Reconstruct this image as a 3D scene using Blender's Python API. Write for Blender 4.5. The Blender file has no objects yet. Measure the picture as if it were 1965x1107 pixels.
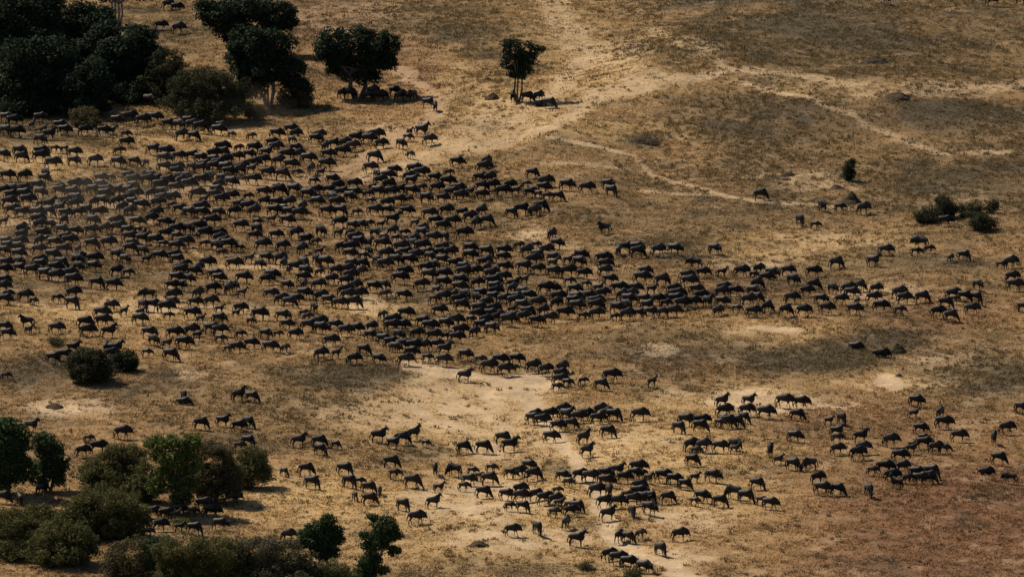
import bpy, bmesh, math, random
import numpy as np
from mathutils import Vector, Matrix
R_ = math.radians
random.seed(11); rng = np.random.default_rng(7)
SC = bpy.context.scene; COL = SC.collection
# ------------------------------------------------------------------ camera, sky, sun, exposure
PITCH = R_(12.0); RANGE = 1380.0; FPX = 23450.0           # photograph is 1965 x 1107 px
W0, H0 = 1965.0, 1107.0
CAM = np.array([0.0, -RANGE*math.cos(PITCH), RANGE*math.sin(PITCH)])
cam = bpy.data.cameras.new('camera'); camo = bpy.data.objects.new('camera', cam); COL.objects.link(camo)
camo.location = CAM; camo.rotation_euler = (math.pi/2-PITCH, 0, 0)
cam.sensor_fit = 'HORIZONTAL'; cam.sensor_width = 36.0; cam.lens = FPX/W0*36.0
cam.clip_start = 5.0; cam.clip_end = 40000.0
SC.camera = camo
SUN_AZ = Vector((-0.80, 0.60)).normalized(); SUN_EL = R_(50)
world = bpy.data.worlds.new('World'); SC.world = world; world.use_nodes = True
nt = world.node_tree; bg = nt.nodes['Background']
sky = nt.nodes.new('ShaderNodeTexSky'); sky.sky_type = 'NISHITA'; sky.sun_disc = False
sky.sun_elevation = SUN_EL; sky.sun_rotation = math.atan2(SUN_AZ.x, SUN_AZ.y)
sky.altitude = 1600; sky.dust_density = 2.0
nt.links.new(sky.outputs[0], bg.inputs[0]); bg.inputs[1].default_value = 0.065
sl = bpy.data.lights.new('sun', 'SUN'); sl.energy = 3.8; sl.angle = R_(0.6); sl.color = (1.0, 0.90, 0.75)
so = bpy.data.objects.new('sun', sl); COL.objects.link(so)
sdir = Vector((SUN_AZ.x*math.cos(SUN_EL), SUN_AZ.y*math.cos(SUN_EL), math.sin(SUN_EL)))
so.rotation_euler = sdir.to_track_quat('Z', 'Y').to_euler(); so.location = (-60, 60, 120)
SC.view_settings.view_transform = 'Standard'; SC.view_settings.look = 'None'
SC.view_settings.exposure = 0.70; SC.view_settings.gamma = 1.0
SC.cycles.filter_width = 1.5; SC.cycles.max_bounces = 4; SC.cycles.diffuse_bounces = 2; SC.cycles.transparent_max_bounces = 4

# ------------------------------------------------------------------ small helpers
SP, CP = math.sin(PITCH), math.cos(PITCH)
LAT = {}
def vnoise(x, y, s, seed):
    """smooth value noise in [0,1], feature size s metres"""
    g = LAT.get(seed)
    if g is None: g = LAT[seed] = np.random.default_rng(seed).random((256, 256))
    u = np.asarray(x)/s + 1000.37; v = np.asarray(y)/s + 1000.71
    i = np.floor(u).astype(int); j = np.floor(v).astype(int); fu = u-i; fv = v-j
    fu = fu*fu*(3-2*fu); fv = fv*fv*(3-2*fv)
    a = g[i%256, j%256]; b = g[(i+1)%256, j%256]; c = g[i%256, (j+1)%256]; d = g[(i+1)%256, (j+1)%256]
    return (a*(1-fu)+b*fu)*(1-fv) + (c*(1-fu)+d*fu)*fv
def fbm(x, y, s, seed, o=3):
    r = 0; a = 1.0; t = 0
    for k in range(o):
        r = r + a*vnoise(x, y, s/2**k, seed+k); t += a; a *= 0.5
    return r/t
def smooth(a, b, x):
    t = np.clip((x-a)/(b-a), 0, 1); return t*t*(3-2*t)
def flat_at(px, py, z=0.0):
    dx = (px-W0/2)/FPX; dy = -(py-H0/2)/FPX
    d = np.array([dx, CP+dy*SP, -SP+dy*CP])
    t = (z-CAM[2])/d[2]
    return CAM + d*t
def project(x, y, z):
    X = x-CAM[0]; Y = y-CAM[1]; Z = z-CAM[2]
    dep = Y*CP - Z*SP; up = Y*SP + Z*CP
    return W0/2 + FPX*X/dep, H0/2 - FPX*up/dep
# low knolls of the plain: px, py of the middle, half sizes in metres across and along, height in metres
KNOLLS = [(1330,140,9,20,1.5),(1190,200,8,14,1.0),(1100,285,7,13,1.0),(1450,225,22,26,1.4),(1850,230,20,24,1.5),
          (1700,40,26,30,1.6),(920,250,10,16,.9),(880,60,14,22,.9),(950,185,8,13,.7),(650,730,16,22,.6),(1350,660,18,20,.6),
          (1700,600,16,16,.5),(300,640,14,18,.4),(1560,900,18,20,.5),(1240,870,10,16,.4),(930,1035,7,9,.4)]
KN = []
for k in KNOLLS:
    p = flat_at(k[0], k[1]); KN.append((p[0], p[1], k[2], k[3], k[4]*1.7))
def ground_z(x, y):
    x = np.asarray(x, float); y = np.asarray(y, float)
    z = 1.2*(fbm(x, y, 60, 21)-.5) + 1.0*(fbm(x*1.0, y*.55, 13, 31)-.5)
    for a, b, sx, sy, h in KN:
        z = z + h*np.exp(-((x-a)/sx)**2-((y-b)/sy)**2)
    far = smooth(300, 1500, np.hypot(x, y))
    z = z + 0.20*(fbm(x, y, 2.6, 41, 2)-.5) + 0.14*(vnoise(x, y, 0.9, 51)-.5)
    return z*(1-far)
def at(px, py):
    z = 0.0
    for _ in range(7):
        p = flat_at(px, py, z); z = float(ground_z(p[0], p[1]))
    return np.array([p[0], p[1], z])
def scale_at(p):                                            # photo pixels per metre at a point
    return FPX/float(np.linalg.norm(p-CAM))

def mesh_np(name, verts, faces, nper, mat=None, attrs=(), smooth_=False, parent=None):
    """one mesh object out of numpy arrays; all faces have nper corners"""
    me = bpy.data.meshes.new(name); verts = np.asarray(verts, np.float32); faces = np.asarray(faces, np.int32)
    me.vertices.add(len(verts)); me.vertices.foreach_set('co', verts.ravel())
    n = len(faces); me.loops.add(n*nper); me.loops.foreach_set('vertex_index', faces.ravel())
    me.polygons.add(n); me.polygons.foreach_set('loop_start', np.arange(0, n*nper, nper, dtype=np.int32))
    try: me.polygons.foreach_set('loop_total', np.full(n, nper, np.int32))
    except Exception: pass
    for nm, ty, arr in attrs:
        a = me.attributes.new(nm, ty, 'POINT'); a.data.foreach_set('color' if 'COLOR' in ty else 'value', np.asarray(arr, np.float32).ravel())
    me.update(); me.validate()
    me.polygons.foreach_set('use_smooth', np.full(len(me.polygons), smooth_, bool))
    if mat: me.materials.append(mat)
    o = bpy.data.objects.new(name, me); COL.objects.link(o)
    if parent: o.parent = parent
    return o
def tag(o, label=None, cat=None, group=None, kind=None):
    if label: o['label'] = label
    if cat: o['category'] = cat
    if group: o['group'] = group
    if kind: o['kind'] = kind
    return o
def new_mat(name):
    m = bpy.data.materials.new(name); m.use_nodes = True
    return m, m.node_tree, m.node_tree.nodes['Principled BSDF']
def node(nt, t, **kw):
    n = nt.nodes.new(t)
    for k, v in kw.items(): setattr(n, k, v)
    return n
def mixc(nt, fac, a, b, mode='MIX'):
    n = node(nt, 'ShaderNodeMix', data_type='RGBA', blend_type=mode)
    for s, v in ((0, fac), (6, a), (7, b)):
        if isinstance(v, bpy.types.NodeSocket): nt.links.new(v, n.inputs[s])
        elif s == 0: n.inputs[0].default_value = v
        else: n.inputs[s].default_value = (*v, 1)
    return n.outputs[2]
def noise_fac(nt, scale, lo, hi, detail=4, vec=None):
    n = node(nt, 'ShaderNodeTexNoise'); n.inputs['Scale'].default_value = scale; n.inputs['Detail'].default_value = detail
    if vec: nt.links.new(vec, n.inputs['Vector'])
    m = node(nt, 'ShaderNodeMapRange'); m.inputs[1].default_value = lo; m.inputs[2].default_value = hi
    nt.links.new(n.outputs[0], m.inputs[0]); return m.outputs[0]

# ------------------------------------------------------------------ what grows where (soil, golden, olive, red grass), mixed with painted vignette tone, in ground coordinates
# bare soil: trampled paths (polylines with half width in px) and open patches (ellipses), taken to the ground by their photo position
PATHS = [([(1345,1110),(1255,1075),(1180,1040),(1150,985),(1140,930),(1095,868),(1060,820),(1010,770),(965,735),(880,712),(790,702)],17,1.0,0),
 ([(470,-10),(600,40),(690,85),(770,140),(835,195),(815,245),(745,285),(640,330),(500,350),(350,372),(200,395),(0,432)],17,.6,1),
 ([(1060,-5),(1090,60),(1120,110),(1080,170),(1010,215),(930,250),(840,285),(760,330)],36,.52,0),
 ([(1260,62),(1370,92),(1385,120),(1335,150),(1230,165),(1150,185),(1060,240),(960,270),(820,300),(700,340)],20,.62,0),
 ([(1050,262),(1130,276),(1215,297),(1240,328),(1300,350),(1400,378),(1480,388)],5,.76,0),
 ([(1040,312),(1150,320),(1240,330)],5,.58,0),
 ([(1230,366),(1300,374),(1400,376),(1500,392),(1640,398)],5,.55,0),
 ([(1400,128),(1560,150),(1700,168),(1965,166)],17,.62,0),
 ([(1430,162),(1560,190),(1620,215),(1665,245),(1740,272),(1800,300),(1930,292)],8,.74,0),
 ([(820,695),(800,760),(730,800),(640,790)],24,.45,0),
 ([(350,470),(430,512),(560,515),(680,545)],6,.6,0),
 ([(0,415),(120,425),(260,412)],6,.6,1),
 ([(1480,300),(1560,330),(1640,360),(1700,390)],8,.4,0)]
PATCHES = [(1000,1030,170,28,.8),(900,960,170,50,.72),(900,785,160,60,.86),(760,800,120,44,.55),(1010,735,70,28,1),(700,585,60,22,.55),
 (1475,634,90,12,.95),(1730,735,95,14,.95),(1450,768,120,26,.95),(1300,760,70,16,.4),(1210,855,130,34,.5),(1330,1000,110,34,.6),(1290,1070,110,28,.95),
 (1710,178,120,16,.55),(1560,345,90,26,.5),(1560,470,170,36,.3),(1850,395,110,40,.35),(1420,505,90,18,.5),(1270,672,40,12,.9),
 (1000,220,120,40,.45),(1180,110,90,40,.5),(1240,150,90,20,.6),(750,250,90,20,.5),(420,250,150,12,.4),(90,310,140,12,.35),
 (130,780,110,20,.7),(380,720,50,12,.6),(330,590,280,12,.4),(300,600,40,10,.7),(1010,455,60,12,.7),(1700,560,120,24,.5),(700,745,60,14,.4),
 (1040,840,60,22,.9),(940,870,60,24,.7),(1240,990,60,12,.6),(1560,780,120,14,.6),(1830,690,140,18,.5),(1860,815,60,18,.4),(1220,480,100,10,.6),
 (980,870,90,22,.6),(1080,475,40,8,.5),(680,20,120,26,.35),(1450,330,60,14,.3),(170,255,160,9,.4),(640,425,60,12,.4)]
OLIVE_VIGNETTE = [(1550,330,520,160,.22),(900,60,420,60,.2),(500,430,560,120,.22),(1200,540,500,60,.18),(1650,40,520,120,.5),(1850,330,260,90,.5),(480,40,260,60,.4),(1000,560,1100,30,.12),(60,230,200,60,.5),(100,480,260,120,.3),(1750,90,420,110,.55),(1700,250,420,70,.4),(750,30,200,40,.35),(300,60,200,60,.5),(150,240,260,30,.4),(1700,400,320,60,.3),(300,740,380,50,.35),(1600,60,420,90,.75),(1330,60,180,70,.35),(1500,235,260,62,.7),(1850,230,180,46,.85),(1700,500,240,26,.5),(1300,470,140,36,.4),(1200,420,170,26,.45),(640,720,180,30,.85),(500,770,220,36,.5),  # dark olive grass, plus vignette darkening painted along the top and upper right
 (90,720,160,40,.7),(1300,660,240,40,.55),(1550,690,150,38,.7),(1880,720,140,50,.7),(1220,320,120,30,.4),(900,60,90,16,.6),(860,75,60,10,.8),(930,105,60,10,.6),(1240,95,60,22,.6),(880,20,80,16,.6),(1010,135,60,14,.4),
 (1180,350,160,20,.5),(1330,430,140,40,.4),(1700,650,100,20,.6),(450,850,160,24,.4),(820,870,50,14,.5),(1075,900,45,14,.6),(980,890,50,12,.3),(1130,1010,40,18,.6),(1020,1090,110,26,.5),(900,1075,80,18,.4),
 (1880,430,90,28,.5),(1500,300,170,34,.55),(1750,330,220,34,.5),(1500,590,420,10,.3),(240,530,160,20,.4),(1080,270,40,12,.5),(940,240,60,10,.5),(1250,265,60,14,.8)]
STRAW = [(1350,1000,420,110,.35),(1000,1040,420,80,.5),(1100,900,420,80,.4),(1130,110,230,110,.5),(960,210,200,60,.5),(1080,20,120,50,.45),(900,120,110,50,.2),(780,290,160,40,.4),(1200,250,150,30,.4),(1560,160,260,30,.3),(1560,480,220,50,.6),(900,800,240,80,.8),(1000,980,330,110,.75),(1250,860,240,70,.85),
 (620,960,240,70,.75),(1400,960,220,70,.6),(1150,1060,260,60,.7),(1330,790,200,50,.5),(200,600,300,30,.6),(100,310,200,40,.5),(420,270,220,24,.5),(440,490,80,24,.5),(700,590,80,24,.7),(1450,770,180,40,.7),(1720,735,150,26,.6),(1470,635,150,26,.6),(1700,900,300,60,.3)]  # pale straw grass, painted brighter at bottom centre to follow the vignette
REDG_VIGNETTE = [(1900,1000,420,160,.95),(1750,1080,320,80,.8),(1850,850,260,70,.5),(1450,1050,180,70,.35),(1800,600,160,60,.4),(1650,800,200,60,.4),(700,110,130,50,.5),(800,160,40,60,.7),(600,40,110,40,.6),(300,450,500,60,.25),(1500,540,200,40,.3),(1330,690,150,30,.35)]  # red grass, plus the vignette's reddish corner painted in at bottom right
def seg_d(px, py, pts):
    d = np.full(px.shape, 1e9)
    for (ax, ay), (bx, by) in zip(pts[:-1], pts[1:]):
        vx, vy = bx-ax, (by-ay)
        t = np.clip(((px-ax)*vx+(py-ay)*vy)/(vx*vx+vy*vy), 0, 1)
        d = np.minimum(d, np.hypot(px-ax-t*vx, (py-ay-t*vy)*2.0))
    return d
def cover(x, y, z):
    px, py = project(x, y, z)
    wx = (fbm(x, y, 5, 61)-.5)*46; wy = (fbm(x, y, 6, 71)-.5)*26
    n1 = fbm(x, y, 2.0, 81); n2 = fbm(x, y, 11, 91)
    bare = np.zeros(px.shape); ochre = np.zeros(px.shape)
    for pts, w, a, oc in PATHS:
        d = seg_d(px+wx*min(1, w/14), py+wy*min(1, w/14), pts)
        v = a*(1-smooth(w*.5, w*1.9, d)); bare = np.maximum(bare, v)
        if oc: ochre = np.maximum(ochre, v)
    track = bare.copy()
    def ell(lst, edge0, edge1):
        m = np.zeros(px.shape)
        for cx, cy, rx, ry, a in lst:
            d = np.sqrt(((px+wx-cx)/rx)**2+((py+wy-cy)/ry)**2); m = np.maximum(m, a*(1-smooth(edge0, edge1, d)))
        return m
    bare = np.maximum(bare, ell(PATCHES, .45, 1.25))
    olive = ell(OLIVE_VIGNETTE, .4, 1.35); red = ell(REDG_VIGNETTE, .3, 1.5); straw = ell(STRAW, .2, 1.4)*(.45+1.0*n2)
    bare = np.clip(bare*1.25 - .55*n1 + .18 + .35*(n2-.5), 0, 1)*smooth(0.02, .25, bare+.15*(n1-.3))
    streak = fbm(x+.35*y, y*.45, 1.6, 141); bare = bare*(1-.5*smooth(.44, .66, streak)*(1-np.clip(track*1.3, 0, 1)))
    bare = np.clip(bare + .30*smooth(.60, .78, n1) , 0, 1)*(1-.6*olive)
    olive = np.clip(olive*(0.5+n2) + .40*smooth(.5, .8, fbm(x, y, 4, 101)) + .22*smooth(.4, .7, n2), 0, 1); olive = olive*(1-.55*np.clip(straw, 0, 1))
    inside = (px > -250) & (px < W0+250) & (py > -200) & (py < H0+250)
    return np.where(inside, bare, .2*n1), np.where(inside, olive, .4*n2), np.clip(np.where(inside, red, .3)*(.6+.8*n2), 0, 1), ochre, np.clip(np.where(inside, straw, .3), 0, 1)

# ------------------------------------------------------------------ the ground: one sheet to the horizon, fine where the camera looks
def axis(lo, hi, step, far):
    c = list(np.arange(lo, hi+step/2, step)); s = step
    a, b = c[0], c[-1]; left = []; right = []
    while b < far: s *= 1.35; b += s; right.append(b); 
    s = step
    while a > -far: s *= 1.35; a -= s; left.append(a)
    return np.array(left[::-1]+c+right)
gx = axis(-80, 80, .55, 9000); gy = axis(-160, 200, .80, 9000)
GX, GY = np.meshgrid(gx, gy); gxf, gyf = GX.ravel(), GY.ravel()
gz = ground_z(gxf, gyf)
bare, olive, red, ochre, straw = cover(gxf, gyf, gz)
nx, ny = len(gx), len(gy)
idx = np.arange(nx*ny).reshape(ny, nx)
quads = np.stack([idx[:-1, :-1], idx[:-1, 1:], idx[1:, 1:], idx[1:, :-1]], -1).reshape(-1, 4)
gm, nt, P = new_mat('ground_soil_and_thatch')
att = node(nt, 'ShaderNodeAttribute', attribute_name='cover'); sepc = node(nt, 'ShaderNodeSeparateColor')
nt.links.new(att.outputs['Color'], sepc.inputs[0])
geo = node(nt, 'ShaderNodeNewGeometry'); pos = geo.outputs['Position']
SOIL = ((.46,.325,.185), (.31,.22,.13)); THATCH = ((.26,.160,.070), (.185,.114,.051))
soil = mixc(nt, noise_fac(nt, .35, .35, .65, 6, pos), SOIL[0], SOIL[1])
soil = mixc(nt, noise_fac(nt, 2.2, .52, .80, 4, pos), soil, (.15,.105,.066))
soil = mixc(nt, att.outputs['Alpha'], soil, (.25,.148,.082))
th = mixc(nt, noise_fac(nt, .8, .35, .65, 6, pos), THATCH[0], THATCH[1])
sta = node(nt, 'ShaderNodeAttribute', attribute_name='straw')
th = mixc(nt, sta.outputs['Fac'], th, (.44,.295,.13))
th = mixc(nt, sepc.outputs[2], th, (.15,.072,.036))
th = mixc(nt, sepc.outputs[1], th, (.064,.049,.029))  # olive grass tone, also the painted vignette darkening
th = mixc(nt, noise_fac(nt, 1.2, .58, .9, 3, pos), th, (.075,.054,.028))
c = mixc(nt, sepc.outputs[0], th, soil)
nt.links.new(c, P.inputs['Base Color']); P.inputs['Roughness'].default_value = .95; P.inputs['Specular IOR Level'].default_value = .1
bmp = node(nt, 'ShaderNodeBump'); bmp.inputs['Strength'].default_value = .4; bmp.inputs['Distance'].default_value = .12
nf = noise_fac(nt, 2.5, .2, .8, 6, pos); nt.links.new(nf, bmp.inputs['Height']); nt.links.new(bmp.outputs[0], P.inputs['Normal'])
ground = mesh_np('ground', np.stack([gxf, gyf, gz], -1), quads, 4, gm, [('cover', 'FLOAT_COLOR', np.stack([bare, olive, red, ochre], -1)), ('straw', 'FLOAT', straw)], True)
tag(ground, kind='structure')

# ------------------------------------------------------------------ dry grass: tufts of blades over the plain
def grass(n):
    x = rng.uniform(-72, 72, n); y = rng.uniform(-152, 192, n)
    z = ground_z(x, y); px, py = project(x, y, z)
    b, ol, rd, oc, st = cover(x, y, z)
    clump = fbm(x, y, 1.5, 111, 2); patch = fbm(x, y, 7, 121)
    keep = (px > -40) & (px < W0+40) & (py > -30) & (py < H0+45)
    dens = np.clip((1-b*1.1)*(.4+1.1*smooth(.3, .65, clump)*(.5+patch)), .015, 1)
    keep &= rng.random(n) < dens
    x, y, z, b, ol, rd, st, clump, patch = (a[keep] for a in (x, y, z, b, ol, rd, st, clump, patch)); n = len(x)
    dark = rng.random(n) < (.01+.05*ol)*smooth(.45, .65, clump)*1.3
    h = rng.uniform(.07, .20, n)*(.45+1.2*clump)*(1-.5*b)*np.where(dark, 1.25, 1); h = h*(1-.15*ol)
    r = np.clip(1.6*(fbm(x, y, 1.1, 131, 2)-.5)+.5+rng.normal(0, .12, n), 0, 1)[:, None]
    gold = np.array([.36,.222,.095])*(1-r) + np.array([.24,.146,.061])*r
    straw = np.array([.58,.395,.175]); oliv = np.array([.080,.063,.036])*(1-r)+np.array([.130,.098,.053])*r; redc = np.array([.17,.078,.038])*(1-r)+np.array([.25,.13,.058])*r
    c = gold + (straw-gold)*(np.clip(.5*smooth(.5, .8, patch)+.9*st, 0, 1)*rng.uniform(.7, 1, n))[:, None]
    c = c + (redc-c)*(rd*.85)[:, None]; c = c + (oliv-c)*(np.clip(ol*1.05, 0, 1)*.9)[:, None]
    c = np.where(dark[:, None], np.array([.055,.044,.023])*(.7+.8*r), c)
    c *= rng.uniform(.92, 1.08, (n, 1))
    nb = 3; V = np.zeros((n, nb, 3, 3), np.float32)
    for k in range(nb):
        a = rng.uniform(0, 2*math.pi, n); a2 = rng.uniform(0, 2*math.pi, n); sp = rng.uniform(.05, .26, n)*np.where(dark, .8, 1); w = rng.uniform(.06, .13, n)
        bx = x+np.cos(a)*sp*.7; by = y+np.sin(a)*sp*.7
        V[:, k, 0] = np.stack([bx-np.cos(a2)*w, by-np.sin(a2)*w, z-.05], -1)
        V[:, k, 1] = np.stack([bx+np.cos(a2)*w, by+np.sin(a2)*w, z-.05], -1)
        V[:, k, 2] = np.stack([bx+np.cos(a)*sp*1.1+.05, by+np.sin(a)*sp*1.1, z+h*rng.uniform(.6, 1.15, n)], -1)
    col = np.repeat(np.concatenate([c, np.ones((n, 1))], 1), nb*3, 0)
    m, nt, P = new_mat('dry_grass_blades')
    a = node(nt, 'ShaderNodeAttribute', attribute_name='tint'); nt.links.new(a.outputs['Color'], P.inputs['Base Color'])
    P.inputs['Roughness'].default_value = .8; P.inputs['Specular IOR Level'].default_value = .15
    tr = node(nt, 'ShaderNodeBsdfTranslucent'); nt.links.new(a.outputs['Color'], tr.inputs[0])
    mx = node(nt, 'ShaderNodeMixShader'); mx.inputs[0].default_value = .55
    nt.links.new(P.outputs[0], mx.inputs[1]); nt.links.new(tr.outputs[0], mx.inputs[2]); nt.links.new(mx.outputs[0], nt.nodes['Material Output'].inputs[0])
    o = mesh_np('dry_grass', V.reshape(-1, 3), np.arange(n*nb*3).reshape(-1, 3), 3, m, [('tint', 'FLOAT_COLOR', col)])
    tag(o, 'tufts of short dry savanna grass covering the plain', 'grass', kind='stuff')
    return n
print('tufts', grass(620000))
def tussocks(n):
    x = rng.uniform(-70, 70, n); y = rng.uniform(-150, 190, n); z = ground_z(x, y); px, py = project(x, y, z)
    b, ol, rd, oc, st = cover(x, y, z); g = fbm(x, y, 9, 151)
    keep = (px > -30) & (px < W0+30) & (py > -20) & (py < H0+40) & (rng.random(n) < np.clip((1-b)*(.12+.9*ol)*smooth(.3, .65, g)*1.6+.03, 0, 1))
    x, y, z, ol, rd, st = (a[keep] for a in (x, y, z, ol, rd, st)); n = len(x)
    nb = 16; rad = rng.uniform(.18, .55, n)**1.0; h = rng.uniform(.16, .42, n)*(.6+rad)
    r = rng.random((n, 1)); c = np.array([.078,.059,.029])*(1-r)+np.array([.145,.102,.046])*r
    c = c + (np.array([.20,.125,.055])-c)*(.75*st+.15)[:, None]; c = c + (np.array([.11,.055,.028])-c)*(.6*rd)[:, None]
    V = np.zeros((n, nb, 3, 3), np.float32)
    for k in range(nb):
        a = rng.uniform(0, 2*math.pi, n); a2 = a+rng.uniform(.8, 2.2, n); d = rad*np.sqrt(rng.random(n)); w = rng.uniform(.05, .11, n)
        bx = x+np.cos(a)*d; by = y+np.sin(a)*d
        V[:, k, 0] = np.stack([bx-np.cos(a2)*w, by-np.sin(a2)*w, z-.06], -1); V[:, k, 1] = np.stack([bx+np.cos(a2)*w, by+np.sin(a2)*w, z-.06], -1)
        V[:, k, 2] = np.stack([bx+np.cos(a)*.12, by+np.sin(a)*.12, z+h*(1.1-.7*(d/rad)**2)*rng.uniform(.7, 1.15, n)], -1)
    col = np.repeat(np.concatenate([c*rng.uniform(.8, 1.2, (n, 1)), np.ones((n, 1))], 1), nb*3, 0)
    o = mesh_np('grass_tussocks', V.reshape(-1, 3), np.arange(n*nb*3).reshape(-1, 3), 3, bpy.data.materials['dry_grass_blades'], [('tint', 'FLOAT_COLOR', col)])
    tag(o, 'darker grass tussocks dotted over the dry plain', 'grass', kind='stuff'); return n
print('tussocks', tussocks(55000))

# ------------------------------------------------------------------ trees and bushes
LEAF = {}
def leaf_mat(key):
    if key in LEAF: return LEAF[key]
    m, nt, P = new_mat('leaves_'+key)
    a = node(nt, 'ShaderNodeAttribute', attribute_name='tint'); nt.links.new(a.outputs['Color'], P.inputs['Base Color'])
    P.inputs['Roughness'].default_value = .75; P.inputs['Specular IOR Level'].default_value = .12
    tr = node(nt, 'ShaderNodeBsdfTranslucent'); nt.links.new(a.outputs['Color'], tr.inputs[0])
    mx = node(nt, 'ShaderNodeMixShader'); mx.inputs[0].default_value = .3 if key in ('olive', 'grey', 'brown', 'bright') else .2
    nt.links.new(P.outputs[0], mx.inputs[1]); nt.links.new(tr.outputs[0], mx.inputs[2]); nt.links.new(mx.outputs[0], nt.nodes['Material Output'].inputs[0])
    LEAF[key] = m; return m
bark, nt, P = new_mat('bark')
geo = node(nt, 'ShaderNodeNewGeometry')
bc = mixc(nt, noise_fac(nt, 4, .35, .7, 5, geo.outputs['Position']), (.13,.105,.08), (.05,.04,.03))
nt.links.new(bc, P.inputs['Base Color']); P.inputs['Roughness'].default_value = .9; P.inputs['Specular IOR Level'].default_value = .1
PALE, nt, P = new_mat('pale_bark')
geo = node(nt, 'ShaderNodeNewGeometry')
bc = mixc(nt, noise_fac(nt, 3, .35, .7, 5, geo.outputs['Position']), (.20,.165,.125), (.10,.08,.06))
nt.links.new(bc, P.inputs['Base Color']); P.inputs['Roughness'].default_value = .9; P.inputs['Specular IOR Level'].default_value = .1
def tube(V, F, pts, rad, sides=6):
    """append a tapered tube along pts to lists V, F (quads), closed with pointed ends"""
    pts = [Vector(p) for p in pts]; b0 = len(V)
    for i, p in enumerate(pts):
        d = (pts[min(i+1, len(pts)-1)]-pts[max(i-1, 0)]).normalized()
        u = d.cross(Vector((0.3, 1, .2))).normalized(); v = d.cross(u)
        for k in range(sides):
            a = 2*math.pi*k/sides; V.append(p+(u*math.cos(a)+v*math.sin(a))*rad[i])
    for i in range(len(pts)-1):
        for k in range(sides):
            k2 = (k+1) % sides; F.append((b0+i*sides+k, b0+i*sides+k2, b0+(i+1)*sides+k2, b0+(i+1)*sides+k))
GREENS = {'dusk': ((.024,.025,.011), (.055,.052,.022)), 'dark': ((.011,.019,.009), (.021,.033,.013)), 'green': ((.022,.040,.014), (.045,.068,.020)), 'bright': ((.036,.056,.012), (.115,.135,.028)),
          'olive': ((.045,.046,.014), (.115,.104,.032)), 'grey': ((.058,.053,.026), (.11,.096,.048)), 'brown': ((.055,.046,.020), (.11,.085,.037))}
def leaves(cs, rs, per_m2, size, key):
    """leaf quads over many small clumps; cs centres, rs radii (n,3)"""
    VS, CS = [], []
    lo, hi = np.array(GREENS[key][0]), np.array(GREENS[key][1])
    for c, r in zip(cs, rs):
        n = max(14, int(per_m2*4*math.pi*float(np.mean(r))**2))
        d = rng.normal(size=(n, 3)); d /= np.linalg.norm(d, axis=1)[:, None]
        p = c + d*r*(rng.uniform(.45, 1.08, n)**.6*np.where(rng.random(n) < .12, rng.uniform(1.1, 1.5, n), 1))[:, None]
        nrm = d*.8 + rng.normal(size=(n, 3))*.6 + np.array([0, 0, .25]); nrm /= np.linalg.norm(nrm, axis=1)[:, None]
        t = np.cross(nrm, rng.normal(size=(n, 3))); t /= np.linalg.norm(t, axis=1)[:, None]; b = np.cross(nrm, t)
        s = size*rng.uniform(.6, 1.3, n)[:, None]
        q = np.stack([p-t*s*.62-b*s*.36, p+t*s*.62-b*s*.36, p+b*s*.66], 1)
        VS.append(q.reshape(-1, 3))
        k = np.clip(rng.random((n, 1))*.7+.3*rng.random(), 0, 1)
        cc = (lo*(1-k)+hi*k)*rng.uniform(.8, 1.2)
        CS.append(np.repeat(np.concatenate([cc, np.ones((n, 1))], 1), 3, 0))
    return np.concatenate(VS), np.concatenate(CS)
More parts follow.
